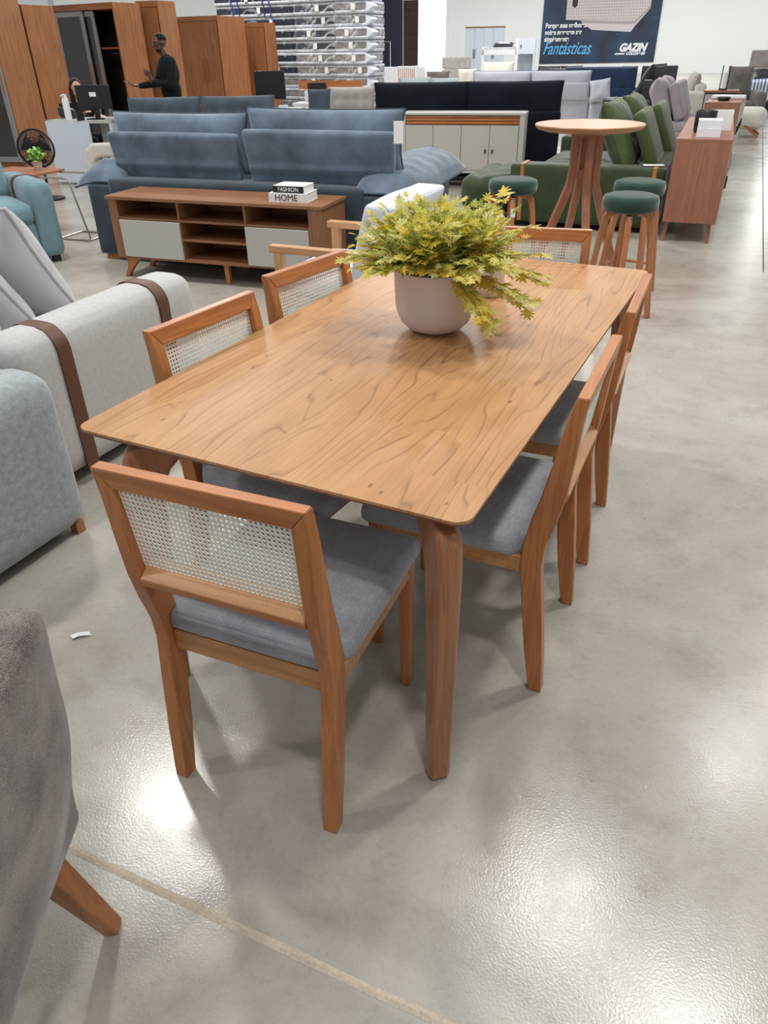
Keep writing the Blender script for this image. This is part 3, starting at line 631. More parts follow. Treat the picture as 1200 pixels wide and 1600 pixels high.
armpad(-.12, .34, .03, 1.35, -1, 2); armpad(2.36, 2.86, .03, 1.48, 1, 5)
def backpad(x0, x1, dz, sd):
    wd = x1-x0; bm = BM(); softbox(bm, x0+.012, x1-.012, .13, .215, .625, .985+dz, r=.03, puff=(0, .012, .003), n=16)
    for v in bm.verts:
        k = (v.co.z-.65)/.33; v.co.y -= .055*k - .03; 
        v.co.x += .02*(1-k)*(1 if v.co.x < (x0+x1)/2 else -1)
        if v.co.z < .80: v.co.y += .012*sin((v.co.z-.64)*44)*max(0, (1-abs((v.co.z-.72)/.08)))
    mesh_obj('back_panel', bm, M['bluevel'], s, smooth=60)
    pillow('back_cushion', M['bluevel'], wd+.03, .42, .20, s, T((x0+x1)/2, .285, .905+dz, rx=-3), piping=M['piping'], seed=sd, pinch=.055, p=.42)
backpad(.20, 1.40, -.01, 3); backpad(1.43, 2.665, .025, 6)
o = mesh_obj('price_tag', box(BM(), -.035, .035, -.001, .001, -.14, 0), M['paper'], loc=(-4.75+2.64*cos(rad(7))-.03*sin(rad(7))+.07, 3.68+2.64*sin(rad(7))+.055, 1.085), rz=rad(7), smooth=0)
tag(o, 'white paper tag hanging on the right edge of the blue velvet sofa', 'price tag')
# ------------------------------------------------------------ armchair with pale wooden arms under white wrapping
wa = thing('armchair', 'armchair with pale wooden arms and white wrapped seat and back, behind the dining table', 'armchair', (-2.12, 2.46, 0), 3)
PW = wood('pale_oak_x', (.60, .33, .16), (.47, .23, .10), 'x'); PWz = wood('pale_oak_z', (.60, .33, .16), (.47, .23, .10), 'z')
for y in (0, .72):
    zt = .585
    bm = BM(); box(bm, 0, .82, y, y+.055, zt-.042, zt); mesh_obj('armrest', bm, PW, wa, bev=.006)
    bm = BM(); bar(bm, (.045, y+.0275, 0), (.055, y+.0275, zt-.04), .042, .045, .05, .055); mesh_obj('leg', bm, PWz, wa, bev=.005)
    bm = BM(); bar(bm, (.84, y+.0275, 0), (.74, y+.0275, zt-.04), .042, .045, .05, .055); mesh_obj('leg', bm, PWz, wa, bev=.005)
bm = BM(); box(bm, .05, .78, .02, .755, .24, .29); mesh_obj('seat_frame', bm, PW, wa)
bm = BM(); softbox(bm, .02, .60, .07, .71, .29, .43, r=.05, puff=(.01, .01, .02)); mesh_obj('seat', bm, M['plastwhite'], wa, smooth=60)
bm = BM(); softbox(bm, .47, .66, .01, .76, .36, .83, r=.022, puff=(.02, .01, .01), wob=.006)
for v in bm.verts: v.co.x += (v.co.z-.36)*.26
mesh_obj('backrest', bm, M['plastwhite'], wa, smooth=60)
# ------------------------------------------------------------ round high table and three stools
ht_ = thing('bar_table', 'tall round wooden bar table with splayed bentwood legs among the green stools', 'table', (-.945, 4.93, 0), 10)
bm = BM(); lathe(bm, [(0, .985), (.33, .985), (.37, .995), (.388, 1.012), (.39, 1.022), (.386, 1.028), (0, 1.028)], 56); mesh_obj('tabletop', bm, wood('bar_top', (.50, .24, .11), (.38, .165, .07), 'x', scale=4), ht_, smooth=40)
bm = BM(); lathe(bm, [(0, .955), (.13, .955), (.13, .986), (0, .986)], 24); mesh_obj('top_plate', bm, M['chair_x'], ht_)
RW = wood('reddish_bentwood', (.44, .185, .10), (.32, .12, .06), 'z')
for k in range(4):
    o_ = [(.060, .96), (.062, .70), (.075, .60), (.11, .50), (.30, .0)]; i_ = [(.115, .96), (.115, .72), (.128, .62), (.165, .52), (.36, .0)]
    mesh_obj('leg', strip(BM(), o_, i_, -.024, .024, 'xz'), RW, ht_, rz=rad(20+90*k), bev=.005)
bm = BM(); box(bm, -.05, .05, -.012, .012, .66, .72); box(bm, -.012, .012, -.05, .05, .66, .72); mesh_obj('crosspiece', bm, RW, ht_)
SG = 'round green stools'
def make_stool(label, loc, deg):
    t = thing('bar_stool', label, 'stool', loc, deg, SG)
    bm = BM(); lathe(bm, [(0, .655), (.15, .655), (.163, .665), (.168, .69), (.168, .715), (.160, .735), (.135, .744), (.07, .748), (0, .749)], 44); mesh_obj('seat', bm, M['stoolgreen'], t, smooth=60)
    for k in range(4):
        L = [(.05, .655), (.10, .655), (.135, .640), (.152, .61), (.165, .53), (.232, 0)]; R_ = [(.05, .622), (.09, .620), (.108, .607), (.116, .58), (.128, .52), (.195, 0)]
        mesh_obj('leg', strip(BM(), L, R_, -.019, .019, 'xz'), RW2, t, rz=rad(90*k), bev=.009, seg=3)
    pts = [(.192*cos(rad(a)), .192*sin(rad(a)), .19) for a in (0, 90, 180, 270)]
    for k in range(4):
        bm = BM(); tube(bm, [pts[k], pts[(k+1) % 4]], .011, 8); mesh_obj('footrest_rung', bm, RW2, t)
    return t
RW2 = wood('stool_bentwood', (.50, .20, .085), (.38, .135, .055), 'z')
st = make_stool('green-topped round stool nearest the viewer, just beyond the far right table corner', (-.405, 3.85, 0), 12)
dup(st, 'green-topped round stool right behind the nearest one, beside the walnut buffet', (-.452, 4.42, 0), 35, SG)
o3 = dup(st, 'green-topped round stool left of the tall bar table', (-1.26, 4.20, 0), 20, SG)
o = mesh_obj('price_tag', box(BM(), -.016, .016, -.001, .001, -.055, 0), M['paper'], loc=(-1.185, 4.005, .585), smooth=0, rz=.3)
tag(o, 'small white tag on the leg of the green stool left of the bar table', 'price tag')
# ------------------------------------------------------------ green velvet sofa
g = thing('sofa', 'dark green velvet sofa with long seat and loose back cushions behind the bar table', 'sofa', (-.54, 6.42, 0), 4)
bm = BM(); softbox(bm, -1.42, 0, 0, .24, .05, .56, r=.03, puff=(0, .006, .004), n=10); mesh_obj('armrest', bm, M['green'], g, smooth=60)
bm = BM(); softbox(bm, -1.42, 0, 2.55, 2.79, .05, .56, r=.03); mesh_obj('armrest', bm, M['green'], g, smooth=60)
bm = BM(); softbox(bm, -.28, 0, .24, 2.55, .05, .56, r=.03); mesh_obj('back_frame', bm, M['green'], g, smooth=60)
for k in range(2):
    bm = BM(); softbox(bm, -1.93 if k == 0 else -1.42, -.26, .02 + (.24 if k == 0 else 0) + 1.16*k - (.22 if k == 0 else 0), 1.17+1.2*k, .10, .43, r=.10, puff=(.02, .01, .03), n=18)
    for v in bm.verts:
        if v.co.z > .35: v.co.z -= .028*(max(0, cos(v.co.x*18))**8 + max(0, cos(v.co.y*18))**8)
        if v.co.y < .26 and v.co.x > -1.45: v.co.y = .26
    mesh_obj('seat_cushion', bm, M['green'], g, smooth=60)
for x in (-1.3, -.10):
    st_ = [(-.003, .06), (-.003, .563), (.10, .567), (.235, .567)]; s2_ = [(.003, .06), (.003, .557), (.10, .559), (.235, .559)]
    mesh_obj('arm_strap', strip(BM(), st_, s2_, x-.018, x+.018, 'yz'), M['chair_z'], g, label='pinkish brown strap over the green arm')
for k, (y, x) in enumerate(((.72, -.52), (1.72, -.46))):
    pillow('back_cushion', M['greenlt'], .92, .66, .26, g, T(x, y, .76, rx=-26, rz=90), tufts=[(-.35, 0, .3), (.35, 0, .3)], piping=M['greenlt'], seed=k*3, pinch=.08)
    bm = BM(); softbox(bm, -.42, .42, -.05, .05, -.26, .26, r=.04, puff=(0, .02, 0)); o = mesh_obj('back_support', bm, M['greenlt'], g, smooth=60)
    o.location = (x+.27, y+.02, .74); o.rotation_euler = (rad(-24), 0, rad(90))
bm = BM(); box(bm, -.09, .09, -.05, .05, 0, .001); o = mesh_obj('paper_sheet', bm, M['paper'], loc=(-.68, 6.56, .572), rz=.3, smooth=0); tag(o, 'white sheet of paper lying on the arm of the green sofa', 'paper')
# ------------------------------------------------------------ walnut buffets along the aisle
def buffet(label, loc, deg, W, D, z0, z1, nd=4):
    """near end face at y=0, doors on +x face"""
    t = thing('buffet', label, 'sideboard', loc, deg, 'walnut buffets along the aisle')
    bm = BM(); box(bm, 0, D, 0, W, z1-.022, z1); mesh_obj('top', bm, M['bf_x'], t, bev=.002)
    for y in (0, W-.022):
        bm = BM(); box(bm, 0, D, y, y+.022, z0, z1-.022); mesh_obj('side_panel', bm, M['bf_z'], t)
    bm = BM(); box(bm, 0, D-.02, .022, W-.022, z0, z0+.02); box(bm, 0, .012, .022, W-.022, z0, z1-.022); mesh_obj('carcass', bm, M['bf_x'], t)
    for k in range(nd):
        y0 = .026+(W-.052)*k/nd; bm = BM(); box(bm, D-.016, D+.004, y0, y0+(W-.052)/nd-.004, z0+.006, z1-.028); dd = mesh_obj('door', bm, M['offwhite'], t, bev=.002, label='off-white door')
        bm = BM(); box(bm, D+.004, D+.02, y0+.04, y0+.05, (z0+z1)/2-.05, (z0+z1)/2+.05); mesh_obj('handle', bm, M['black'], dd)
    for x, sx in ((.04, -1), (D-.05, 1)):
        for y, sy in ((.10, -1), (W-.1, 1)):
            bm = BM(); bar(bm, (x+sx*.015, y+sy*.04, 0), (x, y, z0), .024, .024, .034, .034); mesh_obj('leg', bm, M['leg_wood'], t)
    return t
buffet('walnut buffet nearer the viewer with books on top, right of the green sofa', (-.475, 6.17, 0), 4.3, 2.25, .44, .17, .83)
buffet('walnut buffet farther along the aisle with a black bowl and white tray on top', (-.76, 11.0, 0), 1.5, 1.85, .45, .15, .82)
G2 = 'white books on the near buffet'
book('book', 'white book at the bottom of the pair on the near buffet', (-.345, 6.34, .8305), 4, .19, .22, .064, M['white'], None, group=G2)
book('book', 'white book on top of the other on the near buffet', (-.345, 6.345, .8950), 6, .19, .22, .062, M['white'], None, group=G2)
bm = BM(); lathe(bm, [(0, 0), (.075, 0), (.088, .012), (.09, .17), (.086, .175), (.08, .17), (.078, .02), (0, .018)], 32); o = mesh_obj('bowl', bm, M['black'], loc=(-.33, 6.74, .8305), smooth=50); tag(o, 'black round bowl behind the white books on the near buffet', 'bowl')
t = thing('picture_frame', 'small white frame ornament lying behind the black bowl on the near buffet', 'ornament', (-.25, 7.02, .8305), 10)
bm = BM(); box(bm, -.12, .12, -.05, -.035, 0, .16); box(bm, -.12, .12, .035, .05, 0, .16); box(bm, .105, .12, -.035, .035, 0, .16); box(bm, -.12, -.105, -.035, .035, 0, .16); mesh_obj('frame', bm, M['paper'], t)
bm = BM(); lathe(bm, [(0, 0), (.07, 0), (.09, .03), (.085, .045), (.07, .02), (0, .015)], 28); o = mesh_obj('bowl', bm, M['black'], loc=(-.56, 11.35, .8205), smooth=50); tag(o, 'flat black bowl on the farther walnut buffet', 'bowl')
bm = BM(); softbox(bm, -.22, .22, -.1, .1, 0, .045, r=.015); o = mesh_obj('tray', bm, M['white'], loc=(-.53, 11.8, .8205)); tag(o, 'white tray behind the flat black bowl on the farther buffet', 'tray')
t = thing('sideboard', 'low sideboard with pale grey doors and wooden top, beyond the farther walnut buffet', 'sideboard', (-1.10, 14.25, 0), 4)
bm = BM(); box(bm, 0, .52, 0, .42, .12, .78); mesh_obj('body', bm, M['cabgrey'], t); bm = BM(); box(bm, -.02, .54, -.02, .44, .78, .805); mesh_obj('top', bm, M['bf_x'], t)
for x in (.05, .47):
    for y in (.05, .37): bm = BM(); bar(bm, (x, y, 0), (x, y, .12), .03, .03); mesh_obj('leg', bm, M['black'], t)
bm = BM(); box(bm, 0, .52, -.006, 0, .14, .155); box(bm, 0, .012, -.006, 0, .155, .755); box(bm, .0, .52, -.006, 0, .755, .77); mesh_obj('door_frame', bm, M['black'], t)
t = thing('candle_holder', 'dark candle holder with white candle on the low grey sideboard', 'candle holder', (-.84, 14.45, .8055))
bm = BM(); lathe(bm, [(0, 0), (.07, 0), (.07, .02), (.02, .03), (.02, .04), (0, .04)], 20); mesh_obj('base', bm, M['black'], t); bm = BM(); lathe(bm, [(.045, .02), (.045, .26), (0, .26)], 16); mesh_obj('candle', bm, M['paper'], t); bm = BM(); box(bm, -.065, -.05, -.01, .01, 0, .36); box(bm, .05, .065, -.01, .01, 0, .36); mesh_obj('side_rail', bm, M['black'], t)
# ------------------------------------------------------------ grey-white sideboard with fluted wood, black sofa behind
sb_ = thing('sideboard', 'off-white four-door sideboard with fluted wooden band in front of the black sofa', 'sideboard', (-3.95, 8.13, 0), 12.3)
w, d = 1.50, .40
bm = BM(); box(bm, 0, w, 0, d, .17, .20); box(bm, w-.06, w, -.01, d, .20, .825); box(bm, 0, .045, -.01, d, .20, .825); box(bm, .045, w-.06, .02, d, .20, .70); mesh_obj('body', bm, M['offwhite'], sb_)
bm = BM(); box(bm, -.005, w+.005, -.015, d, .808, .83); mesh_obj('top', bm, M['cabgrey'], sb_)
bm = BM(); box(bm, .045, w-.06, .03, d, .70, .808)
for z in (.722, .757, .790): tube(bm, [(.045, .02, z), (w-.06, .02, z)], .0165, 10)
mesh_obj('fluted_band', bm, M['chair_x'], sb_, label='fluted wooden band')
for k in range(4):
    x0 = .048 + k*(w-.11)/4; bm = BM(); box(bm, x0, x0+(w-.11)/4-.006, -.002, .018, .205, .698); dd = mesh_obj('door', bm, M['offwhite'], sb_, bev=.002)
    hx = x0+(w-.11)/4-.045 if k % 2 == 0 else x0+.04; bm = BM(); box(bm, hx-.008, hx+.008, -.02, -.002, .40, .44); mesh_obj('handle', bm, M['black'], dd)
for x in (.08, w-.1):
    for y in (.06, d-.06): bm = BM(); bar(bm, (x, y, 0), (x, y, .17), .035, .035); mesh_obj('leg', bm, M['black'], sb_)
def sofa(name, label, loc, deg, W, D=.95, arm=.22, armh=.6, seath=.43, backh=.62, nc=2, cush=.5, mat=None, cm=None, tufted=False, pipe=None, group=None, lean=12, straps=False, arms=(1, 1), cth=.22, backvis=False):
    """origin back centre, faces -y"""
    t = thing(name, label, 'sofa' if W > 1.2 else 'armchair', loc, deg, group)
    for k, s_ in enumerate((-1, 1)):
        if not arms[k]: continue
        x0, x1 = sorted((s_*W/2, s_*(W/2-arm))); bm = BM(); softbox(bm, x0, x1, -D, 0, .05, armh, r=.06, puff=(.005, .005, .01)); mesh_obj('armrest', bm, mat, t, smooth=60)
    xi = W/2-arm
    bm = BM(); softbox(bm, -xi, xi, -.24, 0, .05, backh, r=.05); mesh_obj('back_frame', bm, mat, t, smooth=60)
    bm = BM(); softbox(bm, -xi, xi, -D+.02, -.2, .05, seath-.14, r=.03); mesh_obj('base', bm, mat, t, smooth=60)
    for k in range(nc):
        cw = 2*xi/nc; cx = -xi+cw*(k+.5)
        bm = BM(); softbox(bm, cx-cw/2, cx+cw/2, -D-.01, -.2, seath-.15, seath+.01, r=.055, puff=(0, .01, .025)); mesh_obj('seat_cushion', bm, cm or mat, t, smooth=60)
        tf = [(a, b, .45) for a in (-.66, -.22, .22, .66) for b in (-.35, .3)] if tufted else ()
        pillow('back_cushion', cm or mat, cw*.99, cush, cth, t, T(cx, -.27, seath+cush/2-.02, rx=-lean), tufts=tf, piping=pipe, seed=k+W, pinch=.04)
        if backvis:
            bm = BM(); softbox(bm, cx-cw/2+.01, cx+cw/2-.01, -.14, -.07, backh-.02, seath+cush*.82, r=.03); mesh_obj('back_panel', bm, mat, t, smooth=60)
    for x in (-W/2+.08, W/2-.08):
        for y in (-.08, -D+.08): bm = BM(); box(bm, x-.03, x+.03, y-.03, y+.03, 0, .051); mesh_obj('foot', bm, M['black'], t)
    return t
# black sofa (seen from behind)
bs = thing('sofa', 'black velvet sofa seen from behind, behind the off-white sideboard', 'sofa', (-4.48, 8.43, 0), 20)
bm = BM(); softbox(bm, 0, 2.36, 0, .26, .05, .80, r=.03); mesh_obj('back_frame', bm, M['blackvel'], bs, smooth=60)
bm = BM(); softbox(bm, 0, 2.36, .24, 1.0, .05, .43, r=.05); mesh_obj('seat', bm, M['blackvel'], bs, smooth=60)
for x in (.60, 1.76):
    pillow('back_cushion', M['blackvel'], 1.22, .52, .2, bs, T(x, .16, .865, rx=-4), piping=M['blackvel'], seed=x, pinch=.03, p=.4)
for x in (.1, 2.26):
    for y in (.06, .9): bm = BM(); box(bm, x-.03, x+.03, y-.03, y+.03, 0, .051); mesh_obj('foot', bm, M['chair_x'], bs)
# ------------------------------------------------------------ teal armchair, side table, plant, fan
te = sofa('armchair', 'teal fabric armchair with a brown strap on its arm at the far left', (-5.95, 3.47, 0), 65, .94, D=.88, arm=.19, armh=.63, seath=.47, backh=.72, nc=1, cush=.44, mat=M['teal'], pipe=M['teal'])
strap(te, .05, .40, .28, .47, -.42, .633, r=.06)
tt = thing('side_table', 'small wooden side table on a thin C-shaped metal frame behind the teal armchair', 'side table', (-5.98, 4.02, 0), 8)
bm = BM(); box(bm, -.40, .22, .0, .42, .553, .573); mesh_obj('tabletop', bm, wood('side_top', (.40, .18, .09), (.28, .11, .055), 'x'), tt, bev=.002)
for y in (.04, .38):
    bm = BM(); tube(bm, [(-.3, y, .545), (.50, y, .545), (.54, y, .535), (.56, y, .50), (.66, y, .03), (.65, y, .012), (.62, y, .008), (.3, y, .008)], .008, 8); mesh_obj('frame_loop', bm, M['steel'], tt)
bm = BM(); tube(bm, [(.655, .04, .010), (.655, .38, .010)], .008, 8); tube(bm, [(.3, .04, .008), (.3, .38, .008)], .008, 8); mesh_obj('floor_bar', bm, M['steel'], tt)
sp = thing('potted_plant', 'small green plant in a pinkish pot on the side table behind the teal armchair', 'plant', (-5.98, 4.30, .5735))
mesh_obj('pot', lathe(BM(), [(0, 0), (.035, 0), (.045, .07), (.04, .07), (.036, .06), (0, .06)], 24), plain('clay_pink', (.55, .38, .31), .6), sp)
GM = plain('fresh_green_leaf', (.16, .42, .04), .5); GM2 = plain('light_green_leaf', (.36, .60, .12), .5)
bm = BM(); r2 = random.Random(4)
for k in range(70):
    a = r2.uniform(0, 6.28); e = r2.uniform(.1, 1.5); R3 = r2.uniform(.02, .085); p = Vector((R3*cos(a)*cos(e), R3*sin(a)*cos(e), .075+R3*sin(e)*1.35))
    leaf(bm, p, Vector((cos(a), sin(a), r2.uniform(-.2, .9))), Vector((r2.uniform(-1, 1), r2.uniform(-1, 1), 1)), r2.uniform(.03, .045), k % 2, r2)
mesh_obj('foliage', bm, [GM, GM2], sp, smooth=0)
bm = BM()
for k in range(7): a = k*.9; tube(bm, [(0, 0, .06), (.03*cos(a), .03*sin(a), .10), (.055*cos(a), .055*sin(a), .15)], .0015, 4)
mesh_obj('stems', bm, GM, sp)
fn = thing('fan', 'black round floor fan behind the small green plant at the far left', 'fan', (-7.50, 5.62, 0), 35)
bm = BM(); tube(bm, [(.20*cos(k*pi/16), 0, .57+.20*sin(k*pi/16)) for k in range(32)], .013, 6, closed=True)
for kk in range(52):
    a = kk*2*pi/52; tube(bm, [(.05*cos(a), -.07, .57+.05*sin(a)), (.14*cos(a), -.06, .57+.14*sin(a)), (.2*cos(a), 0, .57+.2*sin(a)), (.13*cos(a), .07, .57+.13*sin(a)), (.05*cos(a), .08, .57+.05*sin(a))], .0028, 4)
[tube(bm, [(R_*cos(k*pi/14), -.07+.07*((R_-.05)/.15)**3, .57+R_*sin(k*pi/14)) for k in range(28)], .003, 4, closed=True) for R_ in (.06, .09, .12, .15, .175)]; mesh_obj('guard', bm, M['black'], fn)
bm = BM(); 
for kk in range(3):
    a0 = kk*2*pi/3; v = [bm.verts.new((r*cos(a0+da), yy, .57+r*sin(a0+da))) for r, da, yy in ((.03, 0, -.01), (.185, -.2, -.03), (.185, 1.1, .02), (.03, 1.2, .01))]; bm.faces.new(v)
o = mesh_obj('blades', bm, M['black'], fn); sm_ = o.modifiers.new('t', 'SOLIDIFY'); sm_.thickness = .004
bm = BM(); tube(bm, [(0, .02, .57), (0, .16, .57)], .055, 14); mesh_obj('motor', bm, M['black'], fn)
bm = BM(); tube(bm, [(0, .11, .57), (0, .11, .02)], .016, 10); mesh_obj('pole', bm, M['black'], fn); bm = BM(); lathe(bm, [(0, 0), (.17, 0), (.17, .02), (.03, .04), (0, .04)], 28, cy=.11); mesh_obj('base', bm, M['black'], fn)
# tuft sofa behind blue, beige shell chair
sofa('sofa', 'slate grey sofa with button-tufted cushions behind the large blue velvet sofa', (-6.55, 7.62, 0), 27, 2.2, D=.95, arm=.16, armh=.55, seath=.44, backh=.70, nc=2, cush=.62, mat=M['slate'], tufted=True, pipe=M['slate'], cth=.26, lean=24)
be = thing('armchair', 'beige armchair with a dark seat cushion, just left of the blue velvet sofa', 'armchair', (-6.20, 5.58, 0), 15)
bm = BM(); strip(bm, [(-.36, 0.05), (-.36, .50), (-.32, .61), (-.24, .675), (.5, .70)], [(-.24, .05), (-.24, .47), (-.21, .515), (-.16, .54), (.5, .56)], -.12, .0, 'xz'); mesh_obj('arm_shell', bm, M['beige'], be, bev=.03, seg=4, smooth=60)
bm = BM(); strip(bm, [(-.36, 0.05), (-.36, .50), (-.32, .61), (-.24, .675), (.5, .70)], [(-.24, .05), (-.24, .47), (-.21, .515), (-.16, .54), (.5, .56)], .70, .82, 'xz'); mesh_obj('arm_shell', bm, M['beige'], be, bev=.03, seg=4, smooth=60)
bm = BM(); softbox(bm, -.25, .5, .0, .7, .36, .50, r=.05); mesh_obj('seat_cushion', bm, M['slate'], be, smooth=60)
bm = BM(); softbox(bm, -.26, .5, .0, .7, .05, .37, r=.03); mesh_obj('base', bm, M['beige'], be, smooth=60)
bm = BM(); softbox(bm, .36, .52, .0, .7, .3, .85, r=.05); mesh_obj('backrest', bm, M['beige'], be, smooth=60)
# ------------------------------------------------------------ wardrobes at the left
def wardrobe(label, loc, deg, W, D, Hh, kind='plain', mat='wd', side=None, z0=0):
    """front-right bottom corner at origin, front faces -y, body runs to -x and +y"""
    t = thing('wardrobe', label, 'wardrobe', loc, deg)
    bm = BM(); box(bm, -.03, 0, 0, D, z0, Hh); mesh_obj('side_panel', bm, side or M['wd_z'], t, bev=.003)
    bm = BM(); box(bm, -W, -W+.03, 0, D, z0, Hh); mesh_obj('side_panel', bm, side or M['wd_z'], t, bev=.003)
    bm = BM(); box(bm, -W+.03, -.03, .02, D-.02, z0, z0+.08); mesh_obj('plinth', bm, M['wd_x'], t)
    bm = BM(); box(bm, -W+.03, -.03, .0, D, Hh-.09, Hh); mesh_obj('top_board', bm, M['wd_x'], t)
    bm = BM(); box(bm, -W+.03, -.03, D-.02, D, z0+.08, Hh-.09); mesh_obj('back_board', bm, M['dark'] if kind == 'sliding' else M['wd_z'], t)
    def framed(x0, x1, y, glass):
        f = .075; bm = BM(); zt, zb = Hh-.1, z0+.08
        box(bm, x0, x0+f, y, y+.03, zb, zt); box(bm, x1-f, x1, y, y+.03, zb, zt); box(bm, x0+f, x1-f, y, y+.03, zt-f, zt); box(bm, x0+f, x1-f, y, y+.03, zb, zb+f)
        d = mesh_obj('door', bm, M['alu'], t, bev=.002, label='aluminium framed sliding door')
        bm = BM(); box(bm, x0+f, x1-f, y+.008, y+.022, zb+f, zt-f); mesh_obj('glass_panel', bm, glass, d)
        bm = BM(); box(bm, x1-f*.65, x1-f*.35, y-.006, y+.002, (zb+zt)/2-.25, (zb+zt)/2+.25); mesh_obj('handle', bm, M['chair_z'], d)
    if kind == 'sliding':
        framed(-W+.04, -W+.04+W*.47, .01, M['mirror']); framed(-W*.62, -W*.36, .05, M['mirror'])
        bm = BM(); box(bm, -W*.36, -.03, .1, D-.02, 1.55, 1.575); mesh_obj('shelf', bm, M['wd_x'], t)
        bm = BM(); box(bm, -W*.36, -.03, .1, D-.02, .45, .47); mesh_obj('shelf', bm, M['wd_x'], t)
        bm = BM(); tube(bm, [(-W*.36, D/2, 1.48), (-.03, D/2, 1.48)], .012, 8); mesh_obj('clothes_rail', bm, M['alu'], t)
    elif kind == 'mirror':
        framed(-W*.5, -.01, -.03, M['mirror']); framed(-W+.01, -W*.5, -.03, M['wd_z'])
    else:
        n = 4 if W > 1.2 else 2
        for k in range(n):
            x0 = -W+.032+(W-.064)*k/n; bm = BM(); box(bm, x0, x0+(W-.064)/n-.005, -.018, .002, z0+.45, Hh-.1); d = mesh_obj('door', bm, M['wd_z'], t, bev=.002)
            bm = BM(); hx = x0+((W-.064)/n-.06 if k % 2 == 0 else .05); box(bm, hx-.008, hx+.008, -.04, -.018, .95, 1.35); mesh_obj('handle', bm, M['tv_z'], d)
        for k in range(2):
            x0 = -W+.032+(W-.064)*k/2; bm = BM(); box(bm, x0, x0+(W-.064)/2-.005, -.018, .002, z0+.09, .44); mesh_obj('drawer', bm, M['wd_x'], t, bev=.002)
    return t
wardrobe('tall orange-brown wardrobe with grey framed mirror doors at the far left edge', (-10.21, 7.67, 0), 14.5, 2.0, .76, 2.5, 'mirror')
wardrobe('orange-brown wooden wardrobe side standing directly behind the mirrored one at far left', (-10.42, 8.46, 0), -1, 1.9, .60, 2.13, 'plain')
wardrobe('orange-brown wardrobe with grey framed sliding doors standing open, behind the desk', (-10.11, 10.05, 0), -6, 1.62, .58, 2.20, 'sliding')
wardrobe('tall orange-brown wardrobe panel right behind the standing man', (-9.84, 10.85, 0), 5, .46, .5, 2.24, 'plain')
wardrobe('wide brown four-door wardrobe right of the standing man', (-10.62, 13.5, 0), 2, 1.62, .98, 2.10, 'plain')
wardrobe('small wooden wardrobe with grey panel just left of the mattress stacks', (-10.48, 14.98, 0), 6, .62, .5, 2.0, 'plain', side=M['wd_z'])
# ------------------------------------------------------------ desks with monitors
def desk(label, loc, deg, W, D, pw):
    t = thing('desk', label, 'desk', loc, deg)
    bm = BM(); box(bm, 0, pw, -.02, 0, .02, .755); mesh_obj('front_panel', bm, M['deskwhite'], t, label='pale bluish white panel')
    bm = BM(); box(bm, 0, W, 0, D, .735, .765); mesh_obj('desktop', bm, M['cabgrey'], t, bev=.002)
    bm = BM(); box(bm, pw, W, D*.4, D*.4+.02, .25, .735); mesh_obj('modesty_panel', bm, M['cabgrey'], t)
    for x in (0, W-.03): bm = BM(); box(bm, x, x+.03, 0, D, 0, .735); mesh_obj('side_panel', bm, M['deskwhite'], t)
    return t
desk('white desk with a light panel front at which the woman sits, left', (-8.44, 6.68, 0), 10, .98, .55, .66)
desk('white desk with a dark monitor in front of the mattress stacks', (-7.02, 8.98, 0), 18, .9, .5, .45)
def monitor(label, loc, deg, w=.55, h=.33, base=True):
    t = thing('monitor', label, 'monitor', loc, deg)
    bm = BM(); box(bm, -w/2, w/2, -.02, .015, .12, .12+h); mesh_obj('screen_housing', bm, M['black'], t, bev=.006)
    bm = BM(); box(bm, -.14, .14, .015, .04, .17, .12+h*.6); box(bm, -.03, .03, .0, .03, .01, .2); mesh_obj('stand', bm, M['black'], t)
    bm = BM(); box(bm, -.12, .12, -.08, .10, 0, .012); mesh_obj('base', bm, M['black'], t)
    return t
m1 = monitor('black computer monitor seen from behind on the desk beside the woman', (-7.83, 7.0, .766), 17, .47, .27)
bm = BM(); box(bm, -.045, .045, -.0212, -.0202, .26, .31); mesh_obj('label_sticker', bm, M['paper'], m1, label='small pale sticker')
monitor('black monitor on the desk in front of the mattress stacks', (-6.62, 9.28, .766), 20, .45, .36)
t = thing('spray_bottle', 'tall white cylindrical bottle standing on the desk at left', 'bottle', (-8.14, 6.80, .766))
bm = BM(); lathe(bm, [(0, 0), (.042, 0), (.042, .22), (.036, .25), (0, .25)], 20); mesh_obj('body', bm, M['white'], t, smooth=50); bm = BM(); lathe(bm, [(0, .25), (.03, .25), (.03, .29), (0, .295)], 16); mesh_obj('cap', bm, M['paper'], t, smooth=50)
bm = BM(); box(bm, -.02, .02, -.05, .02, .27, .285); mesh_obj('nozzle', bm, M['cream'], t)
bm = BM(); softbox(bm, -.13, .13, -.06, .06, 0, .12, r=.04, wob=.02); o = mesh_obj('handbag', bm, M['leather'], loc=(-8.34, 6.98, .766), smooth=60); tag(o, 'small black bag on the desk beside the white bottle', 'bag')
bm = BM(); lathe(bm, [(0, 0), (.05, 0), (.05, .11), (.042, .11), (.042, .01), (0, .01)], 20); o = mesh_obj('pen_cup', bm, M['black'], loc=(-7.93, 6.80, .766)); tag(o, 'black cup on the desk in front of the monitor', 'cup')
bm = BM(); softbox(bm, -.16, .16, -.03, .03, 0, .035, r=.012, wob=.01); o = mesh_obj('handset', bm, M['beige'], loc=(-7.42, 6.92, .766), rz=.2); tag(o, 'pale telephone handset on the desk right of the monitor', 'telephone')
bm = BM(); tube(bm, [(-7.36, 6.93, .77), (-7.35, 6.84, .76), (-7.34, 6.835, .6), (-7.36, 6.84, .35), (-7.35, 6.84, .02)], .006, 6); o = mesh_obj('cable', bm, M['black']); tag(o, 'black cable hanging down from the edge of the desk at left', 'cable')
